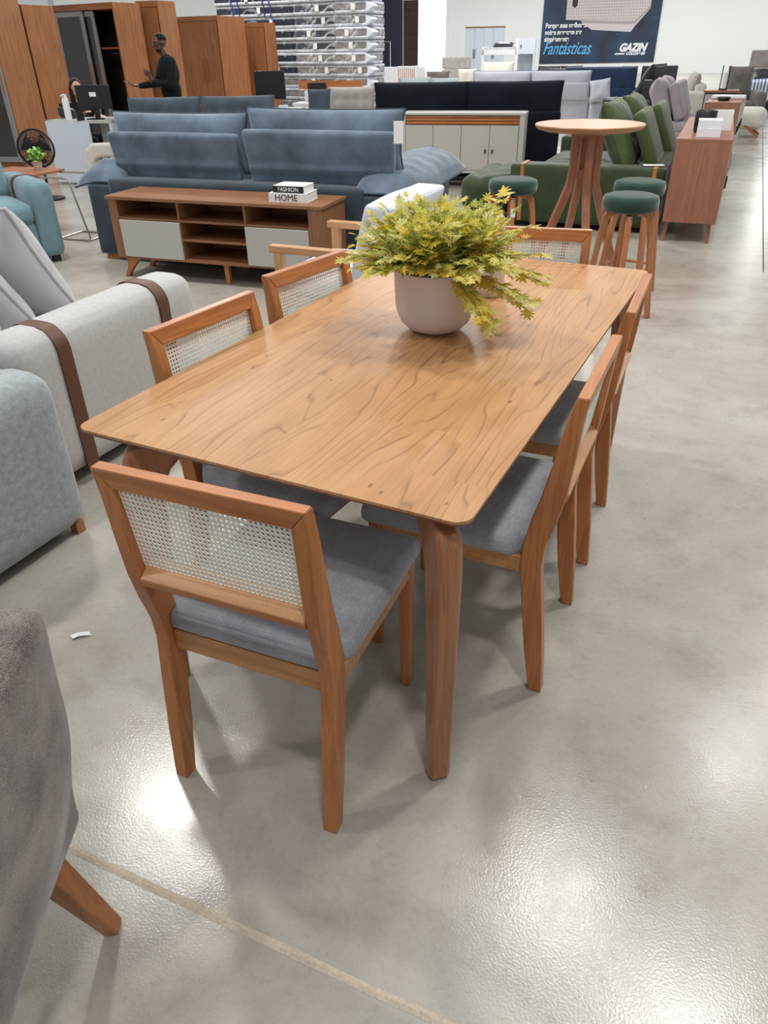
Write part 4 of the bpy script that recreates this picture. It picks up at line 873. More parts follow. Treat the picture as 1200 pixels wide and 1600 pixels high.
t = thing('potted_plant', 'tiny green plant in a white pot on the desk before the mattress stacks', 'plant', (-6.86, 9.12, .766))
bm = BM(); lathe(bm, [(0, 0), (.03, 0), (.04, .06), (0, .06)], 16); mesh_obj('pot', bm, M['white'], t)
bm = BM()
for k in range(24): a = r2.uniform(0, 6.28); leaf(bm, Vector((.02*cos(a), .02*sin(a), .06+r2.uniform(0, .06))), Vector((cos(a), sin(a), 1)), Vector((0, .3, 1)), .06, 0, r2)
mesh_obj('foliage', bm, GM2, t, smooth=0)
for k, (x, y, lab) in enumerate(((-6.78, 9.2, 'small white box nearest the tiny plant on the farther desk'), (-6.38, 9.22, 'small white box right of the monitor on the farther desk'))):
    bm = BM(); box(bm, -.06, .06, -.04, .04, 0, .05); o = mesh_obj('box', bm, M['white'], loc=(x, y, .766), rz=.3*k); tag(o, lab, 'box')
bm = BM(); tube(bm, [(-6.33, 9.1, .77), (-6.32, 9.04, .76), (-6.32, 9.03, .5), (-6.33, 9.04, .1)], .006, 6); o = mesh_obj('cable', bm, M['black']); tag(o, 'black cable hanging from the farther desk before the mattress stacks', 'cable')
t = thing('tv_console', 'wooden and white shelf unit with a television under the mattress stacks', 'TV stand', (-8.1, 12.2, 0), 12)
bm = BM(); box(bm, 0, 1.25, 0, .4, .0, .62); mesh_obj('body', bm, M['white'], t); bm = BM(); box(bm, -.02, 1.27, -.02, .42, .62, .65); mesh_obj('top', bm, M['white'], t)
bm = BM(); box(bm, 0, 1.25, .34, .38, .86, 1.0); mesh_obj('back_shelf', bm, M['chair_x'], t); bm = BM(); box(bm, .1, 1.15, .36, .38, .65, .86); mesh_obj('back_panel', bm, M['white'], t)
monitor('black screen on a stand on the white shelf unit under the mattress stacks', (-7.72, 12.45, .651), 12, .36, .2)
# ------------------------------------------------------------ people
def cap(bm, a, b, ra, rb, n=12):
    a, b = Vector(a), Vector(b); k = 4; t = (b-a); L = t.length; t.normalize(); pts = []; rs = []
    for i in range(k): th = pi/2*(1-i/k); pts.append(a - t*ra*sin(th)); rs.append(max(ra*cos(th), ra*.05))
    pts += [a, b]; rs += [ra, rb]
    for i in range(1, k+1): th = pi/2*i/k; pts.append(b + t*rb*sin(th)); rs.append(max(rb*cos(th), rb*.05))
    tube(bm, pts, rs, n)
def ell(bm, c, r, rot=None, n=16):
    mt = Matrix.Translation(c) @ (rot or Matrix()) @ Matrix.Diagonal((*r, 1)); bmesh.ops.create_uvsphere(bm, u_segments=n, v_segments=n//2+2, radius=1, matrix=mt)
def remesh(o, vs=.008, it=5):
    r = o.modifiers.new('r', 'REMESH'); r.mode = 'VOXEL'; r.voxel_size = vs; r.use_smooth_shade = True
    s = o.modifiers.new('s', 'SMOOTH'); s.factor = .5; s.iterations = it
def hand(bm, wrist, d, palm_n, s=1.0, curl=.5, thumb=1):
    """palm from wrist along d; palm_n = palm normal"""
    w = Vector(wrist); d = Vector(d).normalized(); pn = Vector(palm_n); pn = (pn - d*pn.dot(d)).normalized(); sd = d.cross(pn)
    for q in (-.026, 0, .026): cap(bm, w + sd*q*.6*s, w + d*.075*s + sd*q*s, .017*s, .014*s, 8)
    for q, l in ((-.033, .062), (-.011, .078), (.011, .074), (.033, .058)):
        b = w + d*.082*s + sd*q*s; m = b + (d*cos(curl*.6) + pn*sin(curl*.6) + sd*q*4)*l*.5*s; e = m + (d*cos(curl*1.4) + pn*sin(curl*1.4) + sd*q*3)*l*.5*s
        cap(bm, b, m, .0095*s, .009*s, 8); cap(bm, m, e, .009*s, .0075*s, 8)
    b = w + d*.022*s - sd*.028*s*thumb; m = b + (d*.7 - sd*.75*thumb + pn*.35)*.042*s; e = m + (d*.9 - sd*.25*thumb + pn*.4)*.032*s
    cap(bm, b, m, .0125*s, .0105*s, 8); cap(bm, m, e, .0105*s, .0085*s, 8)
def head(bm, c, R=Matrix()):
    c = Vector(c)
    def P(x, y, z): return c + R @ Vector((x, y, z))
    ell(bm, P(0, .012, .03), (.073, .092, .088), R); ell(bm, P(0, -.022, -.045), (.055, .062, .068), R); ell(bm, P(0, -.058, -.092), (.026, .022, .02), R)
    cap(bm, P(0, -.088, .018), P(0, -.106, -.022), .010, .0155, 8); ell(bm, P(-.012, -.094, -.026), (.010, .010, .008), R); ell(bm, P(.012, -.094, -.026), (.010, .010, .008), R)
    for s in (-1, 1):
        ell(bm, P(s*.076, .012, .0), (.010, .022, .032), R); ell(bm, P(s*.034, -.068, -.012), (.022, .02, .02), R); cap(bm, P(s*.012, -.085, .030), P(s*.048, -.072, .032), .009, .008, 8)
    cap(bm, P(-.018, -.087, -.054), P(.018, -.087, -.054), .0075, .0075, 8); cap(bm, P(-.015, -.085, -.066), P(.015, -.085, -.066), .0085, .0085, 8)
    return P
mn = thing('person', 'standing person in black long-sleeved sweater and glasses holding a phone, behind the grey sofas', 'person', (-7.50, 8.12, 0), -38)
mn.scale = (.98, .98, .97)
bm = BM()
cap(bm, (0, .01, 1.46), (0, -.035, 1.56), .056, .052)
Rm = Matrix.Rotation(rad(20), 4, 'Z') @ Matrix.Rotation(rad(4), 4, 'X')
hp = head(bm, (0, -.055, 1.645), Rm)
ell(bm, (0, .0, 1.30), (.165, .105, .20)); ell(bm, (0, 0, 1.08), (.145, .095, .17)); ell(bm, (0, .01, .93), (.155, .105, .11)); cap(bm, (-.15, .01, 1.43), (.15, .01, 1.43), .06, .06)
RA = [(-.19, .01, 1.425), (-.245, -.10, 1.17), (-.26, -.385, 1.135)]; LA = [(.19, .01, 1.425), (.27, -.02, 1.15), (.035, -.235, 1.19)]
for A_ in (RA, LA): cap(bm, A_[0], A_[1], .052, .042); cap(bm, A_[1], A_[2], .040, .026)
hand(bm, RA[2], (-.05, -1, .15), (0, .2, 1), 1.1, .6, -1); hand(bm, LA[2], (-.35, -.35, .9), (.5, -.8, 0), 1.12, .35, 1)
for s in (-1, 1): cap(bm, (s*.085, .01, .90), (s*.095, 0, .50), .085, .055); cap(bm, (s*.095, 0, .50), (s*.10, .02, .10), .054, .036); cap(bm, (s*.10, .03, .045), (s*.11, -.15, .035), .038, .032)
o = mesh_obj('body', bm, M['skin'], mn, smooth=80); remesh(o, .007, 4)
bm = BM(); ell(bm, (0, .01, 1.29), (.205, .145, .21)); ell(bm, (0, .01, 1.08), (.19, .140, .20)); ell(bm, (0, .01, .95), (.19, .14, .11)); cap(bm, (-.17, .01, 1.425), (.17, .01, 1.425), .078, .078); cap(bm, (0, .01, 1.40), (0, 0, 1.475), .09, .066)
for A_ in (RA, LA):
    e = Vector(A_[1]).lerp(Vector(A_[2]), .93); cap(bm, A_[0], A_[1], .080, .064); cap(bm, A_[1], e, .062, .038)
o = mesh_obj('sweater', bm, M['sweater'], mn, smooth=80); remesh(o, .012, 4)
bm = BM()
for s in (-1, 1): cap(bm, (s*.085, .01, .90), (s*.095, 0, .50), .10, .07); cap(bm, (s*.095, 0, .50), (s*.10, .02, .13), .069, .055)
o = mesh_obj('trousers', bm, M['blackvel'], mn, smooth=80); remesh(o, .014, 3)
bm = BM()
for s in (-1, 1): cap(bm, (s*.10, .04, .05), (s*.112, -.17, .045), .047, .042)
o = mesh_obj('shoes', bm, M['leather'], mn, smooth=80)
bm = BM(); c = hp(0, .02, .045); ell(bm, c, (.078, .095, .082), Rm)
for v in bm.verts:
    l = Rm.inverted() @ (v.co - Vector((0, -.055, 1.645)))
    if l.z < .03 or l.y < -.06: v.co = c + (v.co-c)*.90
mesh_obj('hair', bm, M['hair'], mn, smooth=80)
bm = BM(); ell(bm, hp(0, -.034, -.070), (.050, .050, .038), Rm)
for v in bm.verts:
    l = Rm.inverted() @ (v.co - Vector((0, -.055, 1.645)))
    if l.z > -.05: v.co = hp(0, -.02, -.06).lerp(v.co, .75)
mesh_obj('beard', bm, M['hair'], mn, smooth=80)
bm = BM()
for s in (-1, 1):
    tube(bm, [hp(s*.034+.025*cos(k*pi/8), -.098+.012*abs(s*.034+.025*cos(k*pi/8))/.06, .006+.019*sin(k*pi/8)) for k in range(16)], .0034, 6, closed=True); tube(bm, [hp(s*.06, -.088, .01), hp(s*.08, .0, .008)], .003, 6)
tube(bm, [hp(-.01, -.104, .01), hp(.01, -.104, .01)], .003, 6); mesh_obj('glasses', bm, M['black'], mn)
bm = BM()
for s in (-1, 1): ell(bm, hp(s*.033, -.083, .006), (.008, .005, .005), Rm, 8)
mesh_obj('eyes', bm, M['paper'], mn)
bm = BM(); box(bm, -.038, .038, -.075, .075, -.004, .004); o = mesh_obj('phone', bm, M['alu'], bev=.003); o.matrix_world = Matrix.Translation((-7.50, 8.12, 0)) @ Matrix.Rotation(rad(-38), 4, 'Z') @ T(-.262, -.50, 1.140, rx=-20); tag(o, 'thin grey phone held in the standing person\'s hand', 'phone')
wo = thing('person', 'seated person with long dark hair behind the white desk, partly hidden by the monitor', 'person', (-8.66, 7.50, -.04), 75)
bm = BM(); cap(bm, (0, .01, .95), (0, -.02, 1.04), .047, .045); Rw = Matrix.Rotation(rad(-18), 4, 'Z'); hw = head(bm, (0, -.035, 1.13), Rw)
ell(bm, (0, 0, .80), (.14, .09, .17)); ell(bm, (0, .01, .62), (.13, .09, .13)); ell(bm, (0, .01, .52), (.16, .13, .09)); cap(bm, (-.13, 0, .92), (.13, 0, .92), .048, .048)
WR = [(-.16, 0, .91), (-.215, -.12, .70), (-.10, -.30, .84)]; WL = [(.16, 0, .91), (.21, -.15, .72), (.10, -.36, .80)]
for A_ in (WR, WL): cap(bm, A_[0], A_[1], .042, .036); cap(bm, A_[1], A_[2], .034, .023)
hand(bm, WR[2], (.1, -1, .4), (0, .3, -1), .92, .5, 1); hand(bm, WL[2], (-.1, -1, .0), (0, .3, -1), .92, .5, -1)
for s in (-1, 1): cap(bm, (s*.09, .0, .50), (s*.10, -.42, .50), .08, .055); cap(bm, (s*.10, -.42, .50), (s*.10, -.44, .10), .052, .036); cap(bm, (s*.10, -.43, .04), (s*.10, -.58, .035), .036, .03)
o = mesh_obj('body', bm, M['skin2'], wo, smooth=80); remesh(o, .009, 4)
bm = BM(); ell(bm, (0, 0, .80), (.155, .105, .18)); ell(bm, (0, .01, .62), (.15, .11, .15)); cap(bm, (-.14, 0, .91), (.14, 0, .91), .058, .058)
for A_ in (WR, WL): cap(bm, A_[0], Vector(A_[0]).lerp(Vector(A_[1]), .45), .055, .052)
o = mesh_obj('blouse', bm, M['sweater'], wo, smooth=80); remesh(o, .012, 4)
bm = BM()
for s in (-1, 1): cap(bm, (s*.09, .0, .50), (s*.10, -.42, .50), .095, .068); cap(bm, (s*.10, -.42, .50), (s*.10, -.44, .12), .066, .055)
o = mesh_obj('trousers', bm, M['blackvel'], wo, smooth=80); remesh(o, .014, 3)
bm = BM(); ell(bm, hw(0, .028, .045), (.084, .098, .085), Rw); cap(bm, hw(-.055, .03, 0), hw(-.075, .0, -.26), .045, .035); cap(bm, hw(.055, .03, 0), hw(.085, .01, -.24), .045, .03); cap(bm, hw(0, .07, 0), hw(0, .08, -.28), .065, .05)
o = mesh_obj('hair', bm, M['hair'], wo, smooth=80); remesh(o, .012, 3)
t = thing('office_chair', 'dark office chair under the seated person behind the white desk', 'chair', (-8.66, 7.50, 0), 75)
bm = BM(); softbox(bm, -.22, .22, -.36, .12, .37, .425, r=.02); mesh_obj('seat', bm, M['black'], t); bm = BM(); softbox(bm, -.2, .2, .14, .18, .5, .92, r=.015); mesh_obj('backrest', bm, M['black'], t)
bm = BM(); tube(bm, [(0, -.1, .06), (0, -.1, .38)], .03, 10); mesh_obj('post', bm, M['black'], t); bm = BM(); box(bm, -.02, .02, .1, .17, .38, .6); mesh_obj('back_bracket', bm, M['black'], t)
for k in range(5): a = k*2*pi/5; bm = BM(); bar(bm, (0, -.1, .07), (.26*cos(a), -.1+.26*sin(a), .06), .04, .03); tube(bm, [(.26*cos(a)-.015, -.1+.26*sin(a), .03), (.26*cos(a)+.015, -.1+.26*sin(a), .03)], .028, 8); mesh_obj('wheel_arm', bm, M['black'], t)
# ------------------------------------------------------------ stacks of wrapped mattresses
WR_ = nt('plastic_film')[0]
def film():
    m = WR_; N = m.node_tree.nodes; L = m.node_tree.links; P = N['Principled BSDF']; P.inputs['Base Color'].default_value = (.85, .88, .92, 1); P.inputs['Roughness'].default_value = .12
    n = N.new('ShaderNodeTexNoise'); n.inputs['Scale'].default_value = 3.5; n.inputs['Detail'].default_value = 4; n.inputs['Distortion'].default_value = 2.0; tc = N.new('ShaderNodeTexCoord'); L.new(tc.outputs['Object'], n.inputs['Vector'])
    r = ramp(N, [(.50, (.06,)*3), (.66, (.55,)*3)]); L.new(n.outputs[0], r.inputs[0]); L.new(r.outputs[0], P.inputs['Alpha'])
    b = N.new('ShaderNodeBump'); b.inputs['Strength'].default_value = 1; b.inputs['Distance'].default_value = .05; L.new(n.outputs[0], b.inputs['Height']); L.new(b.outputs[0], P.inputs['Normal'])
film()
WR2_ = WR_.copy(); WR2_.name = 'thin_plastic_film'
for n_ in WR2_.node_tree.nodes:
    if n_.type == 'VALTORGB': n_.color_ramp.elements[0].color = (.02,)*3 + (1,); n_.color_ramp.elements[1].color = (.28,)*3 + (1,); n_.color_ramp.elements[0].position = .56
def mattress(w, d, h, band, label, loc, deg, group, straps=False, point=False, film=1):
    t = thing('mattress', label, 'mattress', loc, deg, group)
    bm = BM(); softbox(bm, 0, w, 0, d, h*.28, h*.76, r=.02, n=3); mesh_obj('band', bm, band, t)
    for z0, z1 in ((0, h*.28), (h*.76, h*.99)): bm = BM(); softbox(bm, -.01, w+.01, -.012, d, z0, z1, r=.025, n=3); mesh_obj('quilted_face', bm, M['quilt'], t, label='white quilted face')
    bm = BM(); softbox(bm, -.02, w+.02, -.026, d+.01, .008, h*.95, r=.03, n=10, wob=.005, seed=int(loc[2]*50)); mesh_obj('plastic_wrap', bm, WR_ if film == 1 else WR2_, t, smooth=0, label='clear crumpled plastic film')
    if point: bm = BM(); prism(bm, [(w, h*.08), (w+.17, h*.55), (w, h*.95)], -.02, .3, 'xz'); mesh_obj('wrap_end', bm, M['plastwhite'], t)
    if straps:
        for x in (w*.22, w*.30, w*.62, w*.70): bm = BM(); box(bm, x, x+.025, -.036, -.031, 0, h); mesh_obj('strap', bm, M['bluestrap'], t)
    bm = BM(); lx_ = w*(.25+.5*((loc[2]*7.3) % 1)); box(bm, lx_, lx_+.09, -.036, -.028, h*.3, h*.8); mesh_obj('label', bm, M['paper'], t, smooth=0)
pos = ['lowest', 'second from the bottom', 'third from the bottom', 'fourth from the bottom', 'fifth from the bottom', 'sixth from the bottom', 'seventh from the bottom', 'eighth from the bottom', 'ninth from the bottom', 'tenth from the bottom', 'eleventh from the bottom', 'twelfth from the bottom']
for k in range(11):
    dk = k > 3
    mattress(2.15, 1.0, .235, M['band'] if dk else M['bandg'], 'plastic-wrapped mattress with %s band, %s in the wide left stack' % ('dark' if dk else 'grey', pos[k]), (-12.55+.008*((k*5) % 7), 16.0+.01*((k*3) % 5), k*.237), 2, 'mattresses in the wide left stack', straps=dk, film=.5)
for k in range(11):
    dk = k > 6
    mattress(1.0, 1.0, .235, M['band'] if k % 3 == 0 or dk else M['bandg'], 'plastic-wrapped mattress %s in the middle stack' % pos[k], (-10.31+.012*((k*5) % 5), 15.95+.012*((k*3) % 5), k*.237), 3, 'mattresses in the middle stack')
for k in range(11):
    mattress(.76, 1.0, .235, M['bandg'], 'plastic-wrapped grey mattress with pointed film end, %s in the narrow right stack' % pos[k], (-9.25+.012*((k*7) % 5), 15.85+.012*((k*3) % 5), k*.237), 4, 'mattresses in the narrow right stack', point=True)
# ------------------------------------------------------------ partition, crib and goods by the bright doorway
def onwall(o, x, y, z): o.location = wallpt(x, z, y); o.rotation_euler = (0, 0, WA); return o
bm = BM(); box(bm, -3.4, 0, -.1, 0, 0, 5.5); o = mesh_obj('partition_panel', bm, M['navypanel'], smooth=0); onwall(o, -18.0, -.25, 0); tag(o, 'tall dark navy partition board against the back wall, right of the mattress stacks', 'partition')
t = thing('garment_rack', 'thin white metal frame standing before the dark navy partition', 'rack', wallpt(-18.6, 0, -.8), 3.4)
bm = BM(); tube(bm, [(-.9, 0, 0), (-.9, 0, 1.75), (.0, 0, 1.78), (.0, 0, 0)], .022, 6); mesh_obj('frame', bm, M['white'], t); bm = BM(); tube(bm, [(-.9, -.2, .02), (-.9, .2, .02)], .022, 6); tube(bm, [(0, -.2, .02), (0, .2, .02)], .022, 6); mesh_obj('feet', bm, M['white'], t)
cr = thing('crib', 'white crib with wooden slatted end beside the mattress stacks', 'crib', (-10.9, 20.9, 0), 12)
bm = BM(); box(bm, 0, .72, 0, .05, .05, 1.0); mesh_obj('side_panel', bm, M['white'], cr)
bm = BM(); box(bm, .72, .77, 0, .05, .0, 1.02); box(bm, 1.28, 1.33, 0, .05, 0, 1.05); box(bm, .77, 1.28, 0, .05, .98, 1.04); box(bm, .77, 1.28, 0, .05, .30, .36); mesh_obj('end_frame', bm, M['white'], cr)
bm = BM()
for k in range(9): box(bm, .785+k*.056, .805+k*.056, .01, .04, .36, .98)
mesh_obj('slats', bm, M['pale_z'], cr, label='wooden slats')
bm = BM(); box(bm, 0, .05, .0, 1.2, 0, 1.0); box(bm, 1.28, 1.33, .05, 1.2, .3, 1.0); box(bm, .05, 1.28, 1.15, 1.2, 0, 1.0); mesh_obj('far_panels', bm, M['white'], cr); bm = BM(); box(bm, .05, 1.28, .06, 1.15, .4, .5); mesh_obj('mattress_board', bm, M['quilt'], cr)
def cushion(label, loc, w, h, t_, mat, rx=-15, rz=0, ry=0, group=None, seed=0):
    o = pillow('cushion', mat, w, h, t_, None, T(), seed=seed); o.location = loc; o.rotation_euler = (rad(rx), rad(ry), rad(rz)); return tag(o, label, 'cushion', group)
t = sofa('armchair', 'beige and brown armchair just right of the white crib', (-8.55, 18.9, 0), 40, 1.0, D=.8, armh=.55, backh=.7, nc=1, cush=.45, mat=M['beige'], cm=M['beigetuft'])
sofa('sofa', 'grey sofa whose pale cushions show above the left half of the black sofa', (-7.35, 17.0, 0), 15, 1.9, D=.9, armh=.58, backh=.66, nc=2, cush=.5, mat=M['bandg'], cm=M['sofaB'], lean=20)
sofa('sofa', 'greige sofa with tufted back cushions right of the mattress desk, behind the blue velvet sofa', (-6.08, 11.65, 0), 24, 1.9, D=.9, armh=.55, backh=.68, nc=2, cush=.56, mat=M['beigetuft'], tufted=True, cth=.24, arm=.15)
cushion('dark slate-blue cushion standing left of the greige tufted sofa', (-6.26, 10.05, .76), .36, .46, .16, M['slate'], rz=20, rx=-10)
nb = thing('bench', 'small slate-blue padded bench under the dark cushion behind the blue velvet sofa', 'bench', (-6.22, 10.12, 0), 20)
bm = BM(); softbox(bm, -.22, .22, -.18, .18, .2, .53, r=.05); mesh_obj('seat', bm, M['slate'], nb, smooth=60); bm = BM(); box(bm, -.19, .19, -.15, .15, 0, .2); mesh_obj('base', bm, M['black'], nb)
t = thing('bed', 'beige padded headboard bed in front of the back wall, right of the bright doorway', 'bed', (-10.95, 26.3, 0), 14)
bm = BM(); softbox(bm, 0, 1.0, 0, .12, .4, .82, r=.03); softbox(bm, 0, 1.0, 0, .12, .83, 1.18, r=.03); mesh_obj('headboard', bm, M['beigetuft'], t, smooth=60); bm = BM(); softbox(bm, 0, 1.0, -1.9, 0, .1, .55, r=.05); mesh_obj('mattress', bm, M['quilt'], t, smooth=60); bm = BM(); box(bm, .02, .98, -1.88, -.02, 0, .1); mesh_obj('base', bm, M['black'], t)
cushion('dark brown oval cushion before the bright doorway', (-9.80, 23.2, .70), .75, .32, .2, M['dktaupe'], rz=10)
t = sofa('armchair', 'low grey sofa under the dark brown oval cushion', (-9.75, 23.6, 0), 14, 1.15, D=.9, arm=.1, armh=.45, backh=.5, nc=1, cush=.2, mat=M['bandg'])
ww = thing('wardrobe', 'white wardrobe with two black handles against the back wall', 'wardrobe', (-14.99, 39.0, 0), 10)
bm = BM(); box(bm, 0, 1.85, 0, .6, 0, 2.22); mesh_obj('body', bm, M['deskwhite'], ww, smooth=0); bm = BM(); box(bm, -.02, 1.87, -.03, .6, 2.22, 2.27); mesh_obj('cornice', bm, M['bf_x'], ww)
for k in range(4): bm = BM(); box(bm, .01+k*.46, .46+k*.46, -.03, 0, .1, 2.2); d = mesh_obj('door', bm, M['deskwhite'], ww); hx = (.43 if k % 2 == 0 else .05)+k*.46; bm = BM(); box(bm, hx-.012, hx+.012, -.06, -.03, .95, 1.35); mesh_obj('handle', bm, M['black'], d)
bk = thing('bunk_bed', 'white bunk bed with desk cabinet in front of the white wardrobe', 'bunk bed', (-12.95, 35.8, 0), 12)
bm = BM(); box(bm, 0, 1.55, 0, .06, 1.13, 1.33); box(bm, 0, .1, 0, .06, 0, 1.45); box(bm, 1.5, 1.62, 0, .06, 0, 1.75); box(bm, 0, .1, 1.0, 1.06, 0, 1.45); box(bm, 1.5, 1.62, 1.0, 1.06, 0, 1.75); box(bm, 0, 1.55, 1.0, 1.06, 1.13, 1.33); mesh_obj('frame', bm, M['white'], bk, smooth=0)
bm = BM(); softbox(bm, .08, 1.52, .06, 1.0, 1.2, 1.42, r=.05); mesh_obj('mattress', bm, M['quilt'], bk, smooth=60)
bm = BM(); box(bm, 1.62, 2.35, 0, .9, 1.15, 1.75); box(bm, 2.30, 2.35, 0, .9, 0, 1.15); box(bm, 1.62, 2.3, .85, .9, 0, 1.15); mesh_obj('cabinet', bm, M['deskwhite'], bk, smooth=0); bm = BM(); box(bm, 1.72, 1.76, -.03, 0, 1.4, 1.5); mesh_obj('knob', bm, M['black'], bk)
bm = BM(); box(bm, .1, 1.5, .2, .9, .35, .45); mesh_obj('lower_bunk', bm, M['deskwhite'], bk, smooth=0)
cushion('black pillow lying on top of the white bunk bed', (-12.15, 36.4, 1.5), .9, .5, .2, M['leather'], rx=-78, rz=12)
# light sofa
ls = thing('sofa', 'pale lilac-grey sofa with dark piped cushions seen from behind, beyond the black sofa', 'sofa', (-6.05, 16.2, 0), 9)
bm = BM(); softbox(bm, -.1, 2.5, 0, .3, .05, .58, r=.04); mesh_obj('back_frame', bm, M['ltsofa'], ls, smooth=60); bm = BM(); softbox(bm, -.1, 2.5, .25, 1.1, .05, .42, r=.05); mesh_obj('seat', bm, M['ltsofa'], ls, smooth=60)
for x in (.62, 1.86):
    pillow('back_cushion', M['ltsofa'], 1.26, .48, .2, ls, T(x, .14, .80), piping=M['slate'], seed=x, pinch=.03, p=.4)
    bm = BM(); softbox(bm, x-.6, x+.6, -.03, .04, .5, .82, r=.02, n=4); mesh_obj('back_panel', bm, M['ltsofa'], ls, smooth=60)
for x0 in (-.12, 2.5): bm = BM(); softbox(bm, x0, x0+.42, -.02, 1.0, .05, .48, r=.09); mesh_obj('armrest', bm, M['ltsofa'], ls, smooth=60)
cushion('small pale cushion at the right end of the pale lilac-grey sofa', (-3.38, 16.62, .68), .42, .42, .16, M['ltsofa'], rz=9, ry=-8)
cushion('cream knitted cushion showing above the pale lilac-grey sofa', (-6.1, 18.0, .98), .75, .42, .2, M['cream'], rz=5)
sofa('sofa', 'cream sofa behind the pale lilac-grey one, under the cream knitted cushion', (-6.2, 18.7, 0), 8, 2.2, D=.9, armh=.6, backh=.75, nc=2, cush=.35, mat=M['beige'])
cushion('beige cushion at the left end of the pale lilac-grey sofa', (-6.28, 16.5, .84), .42, .5, .2, M['beige'], rz=30)
# navy sofa and black goods under the banner
nv = thing('sofa', 'navy blue velvet sofa seen from behind under the blue banner', 'sofa', (-5.55, 21.8, 0), 9)
bm = BM(); softbox(bm, 0, 2.0, 0, .3, .05, .50, r=.05); softbox(bm, .05, 1.95, .02, .25, .45, .97, r=.07, puff=(0, .02, .01)); mesh_obj('back', bm, M['navy'], nv, smooth=60)
bm = BM(); softbox(bm, 0, 2.0, .25, 1.0, .05, .42, r=.05); mesh_obj('seat', bm, M['navy'], nv, smooth=60)
for x0 in (-.18, 1.95): bm = BM(); softbox(bm, x0, x0+.28, -.1, .9, .05, .42, r=.08); mesh_obj('armrest', bm, M['navy'], nv, smooth=60)
sofa('sofa', 'black sofa under the left end of the blue banner', (-6.9, 26.6, 0), 190, 1.9, D=.95, armh=.6, backh=.82, nc=2, cush=.5, mat=M['leather'])
for k, (x, y, lab) in enumerate(((-4.72, 27.0, 'black upholstered chair under the right part of the banner, leftmost of three'), (-4.12, 27.2, 'black upholstered chair under the right part of the banner, middle of three'), (-3.55, 27.4, 'black upholstered chair under the right part of the banner, rightmost of three'))):
    t = thing('dining_chair', lab, 'chair', (x, y, 0), 185, 'black chairs under the banner')
    bm = BM(); softbox(bm, -.22, .22, -.46, 0, .40, .50, r=.03); mesh_obj('seat', bm, M['leather'], t, smooth=60); bm = BM(); softbox(bm, -.25, .25, -.02, .05, .45, .88, r=.03); mesh_obj('backrest', bm, M['leather'], t, smooth=60)
    for a_ in (-.19, .19):
        for b_ in (-.42, 0): bm = BM(); bar(bm, (a_, b_, 0), (a_, b_, .41), .03, .03); mesh_obj('leg', bm, M['alu'], t)
br = sofa('armchair', 'black leather recliner armchair left of the warm grey cushions', (-1.98, 15.2, 0), 250, 1.0, D=.9, armh=.64, backh=.95, nc=1, cush=.82, mat=M['leather'], lean=28, arm=.24)
# lilac sofa along the aisle
lg = thing('sofa', 'warm grey sofa with large loose cushions beyond the green velvet sofa', 'sofa', (-1.02, 11.95, 0), 3)
bm = BM(); softbox(bm, -1.25, 0, 0, 1.9, .05, .38, r=.05); mesh_obj('base', bm, M['lilac'], lg, smooth=60); bm = BM(); softbox(bm, -1.35, 0, 0, 1.9, .34, .50, r=.06); mesh_obj('seat_cushion', bm, M['lilac'], lg, smooth=60)
for y in (.5, 1.38):
    pillow('back_cushion', M['lilac'], .9, .58, .3, lg, T(-.48, y, .78, rx=-22, rz=94), seed=y, pinch=.04); bm = BM(); softbox(bm, -.42, .42, -.07, .07, -.26, .26, r=.05, M=T(-.24, y, .75, rx=-20, rz=90)); mesh_obj('back_support', bm, M['lilac'], lg, smooth=60)
sofa('sofa', 'pale greige sofa with cushions far down the aisle, beyond the warm grey sofa', (-1.55, 18.6, 0), 280, 1.7, D=.9, armh=.62, backh=.75, nc=2, cush=.55, mat=M['beige'], cm=M['beigetuft'], lean=18)
sofa('armchair', 'dark taupe armchair with tall back cushion far down the aisle', (-.92, 18.6, 0), 15, .95, D=.95, armh=.62, backh=.8, nc=1, cush=.66, mat=M['dktaupe'], cm=M['dktaupe'], lean=10)
cp_ = thing('pouf_chair', 'cream upholstered seat with angled wooden leg beside the aisle, right of the farther buffet', 'chair', (-.36, 15.65, 0), 0)
bm = BM(); softbox(bm, -.25, .25, -.25, .25, .14, .47, r=.10, puff=(.02, .02, .02)); mesh_obj('seat', bm, M['cream'], cp_, smooth=60)
for x0, y0, x1, y1 in ((-.2, -.22, .2, -.24), (-.2, .2, .2, .2)): bm = BM(); bar(bm, (x1, y1, .02), (x0, y0, .30), .05, .04); bar(bm, (x0, y0, 0), (x0+.02, y0, .3), .04, .04); mesh_obj('leg', bm, M['chair_x'], cp_)
bd = thing('bed', 'bed with grey padded headboard, dark pillow and blue-striped blanket at far right', 'bed', (-1.05, 24.0, 0), 3)
bm = BM(); softbox(bm, 0, 1.7, 0, .12, .3, .88, r=.03); softbox(bm, 0, 1.7, 0, .12, .89, 1.3, r=.03); mesh_obj('headboard', bm, M['beigetuft'], bd, smooth=60)
bm = BM(); softbox(bm, .02, 1.68, -2.0, 0, .25, .62, r=.06); mesh_obj('mattress', bm, M['quilt'], bd, smooth=60); bm = BM(); box(bm, .05, 1.65, -1.95, -.02, 0, .25); mesh_obj('base', bm, M['black'], bd)
def stripes():
    m, N, L, P = nt('striped_blanket'); w = N.new('ShaderNodeTexWave'); w.inputs['Scale'].default_value = 4; w.inputs['Distortion'].default_value = 2; tc = N.new('ShaderNodeTexCoord'); L.new(tc.outputs['Object'], w.inputs['Vector'])
    r = ramp(N, [(.4, (.08, .14, .28)), (.55, (.7, .72, .74))]); L.new(w.outputs[0], r.inputs[0]); L.new(r.outputs[0], P.inputs['Base Color']); return m
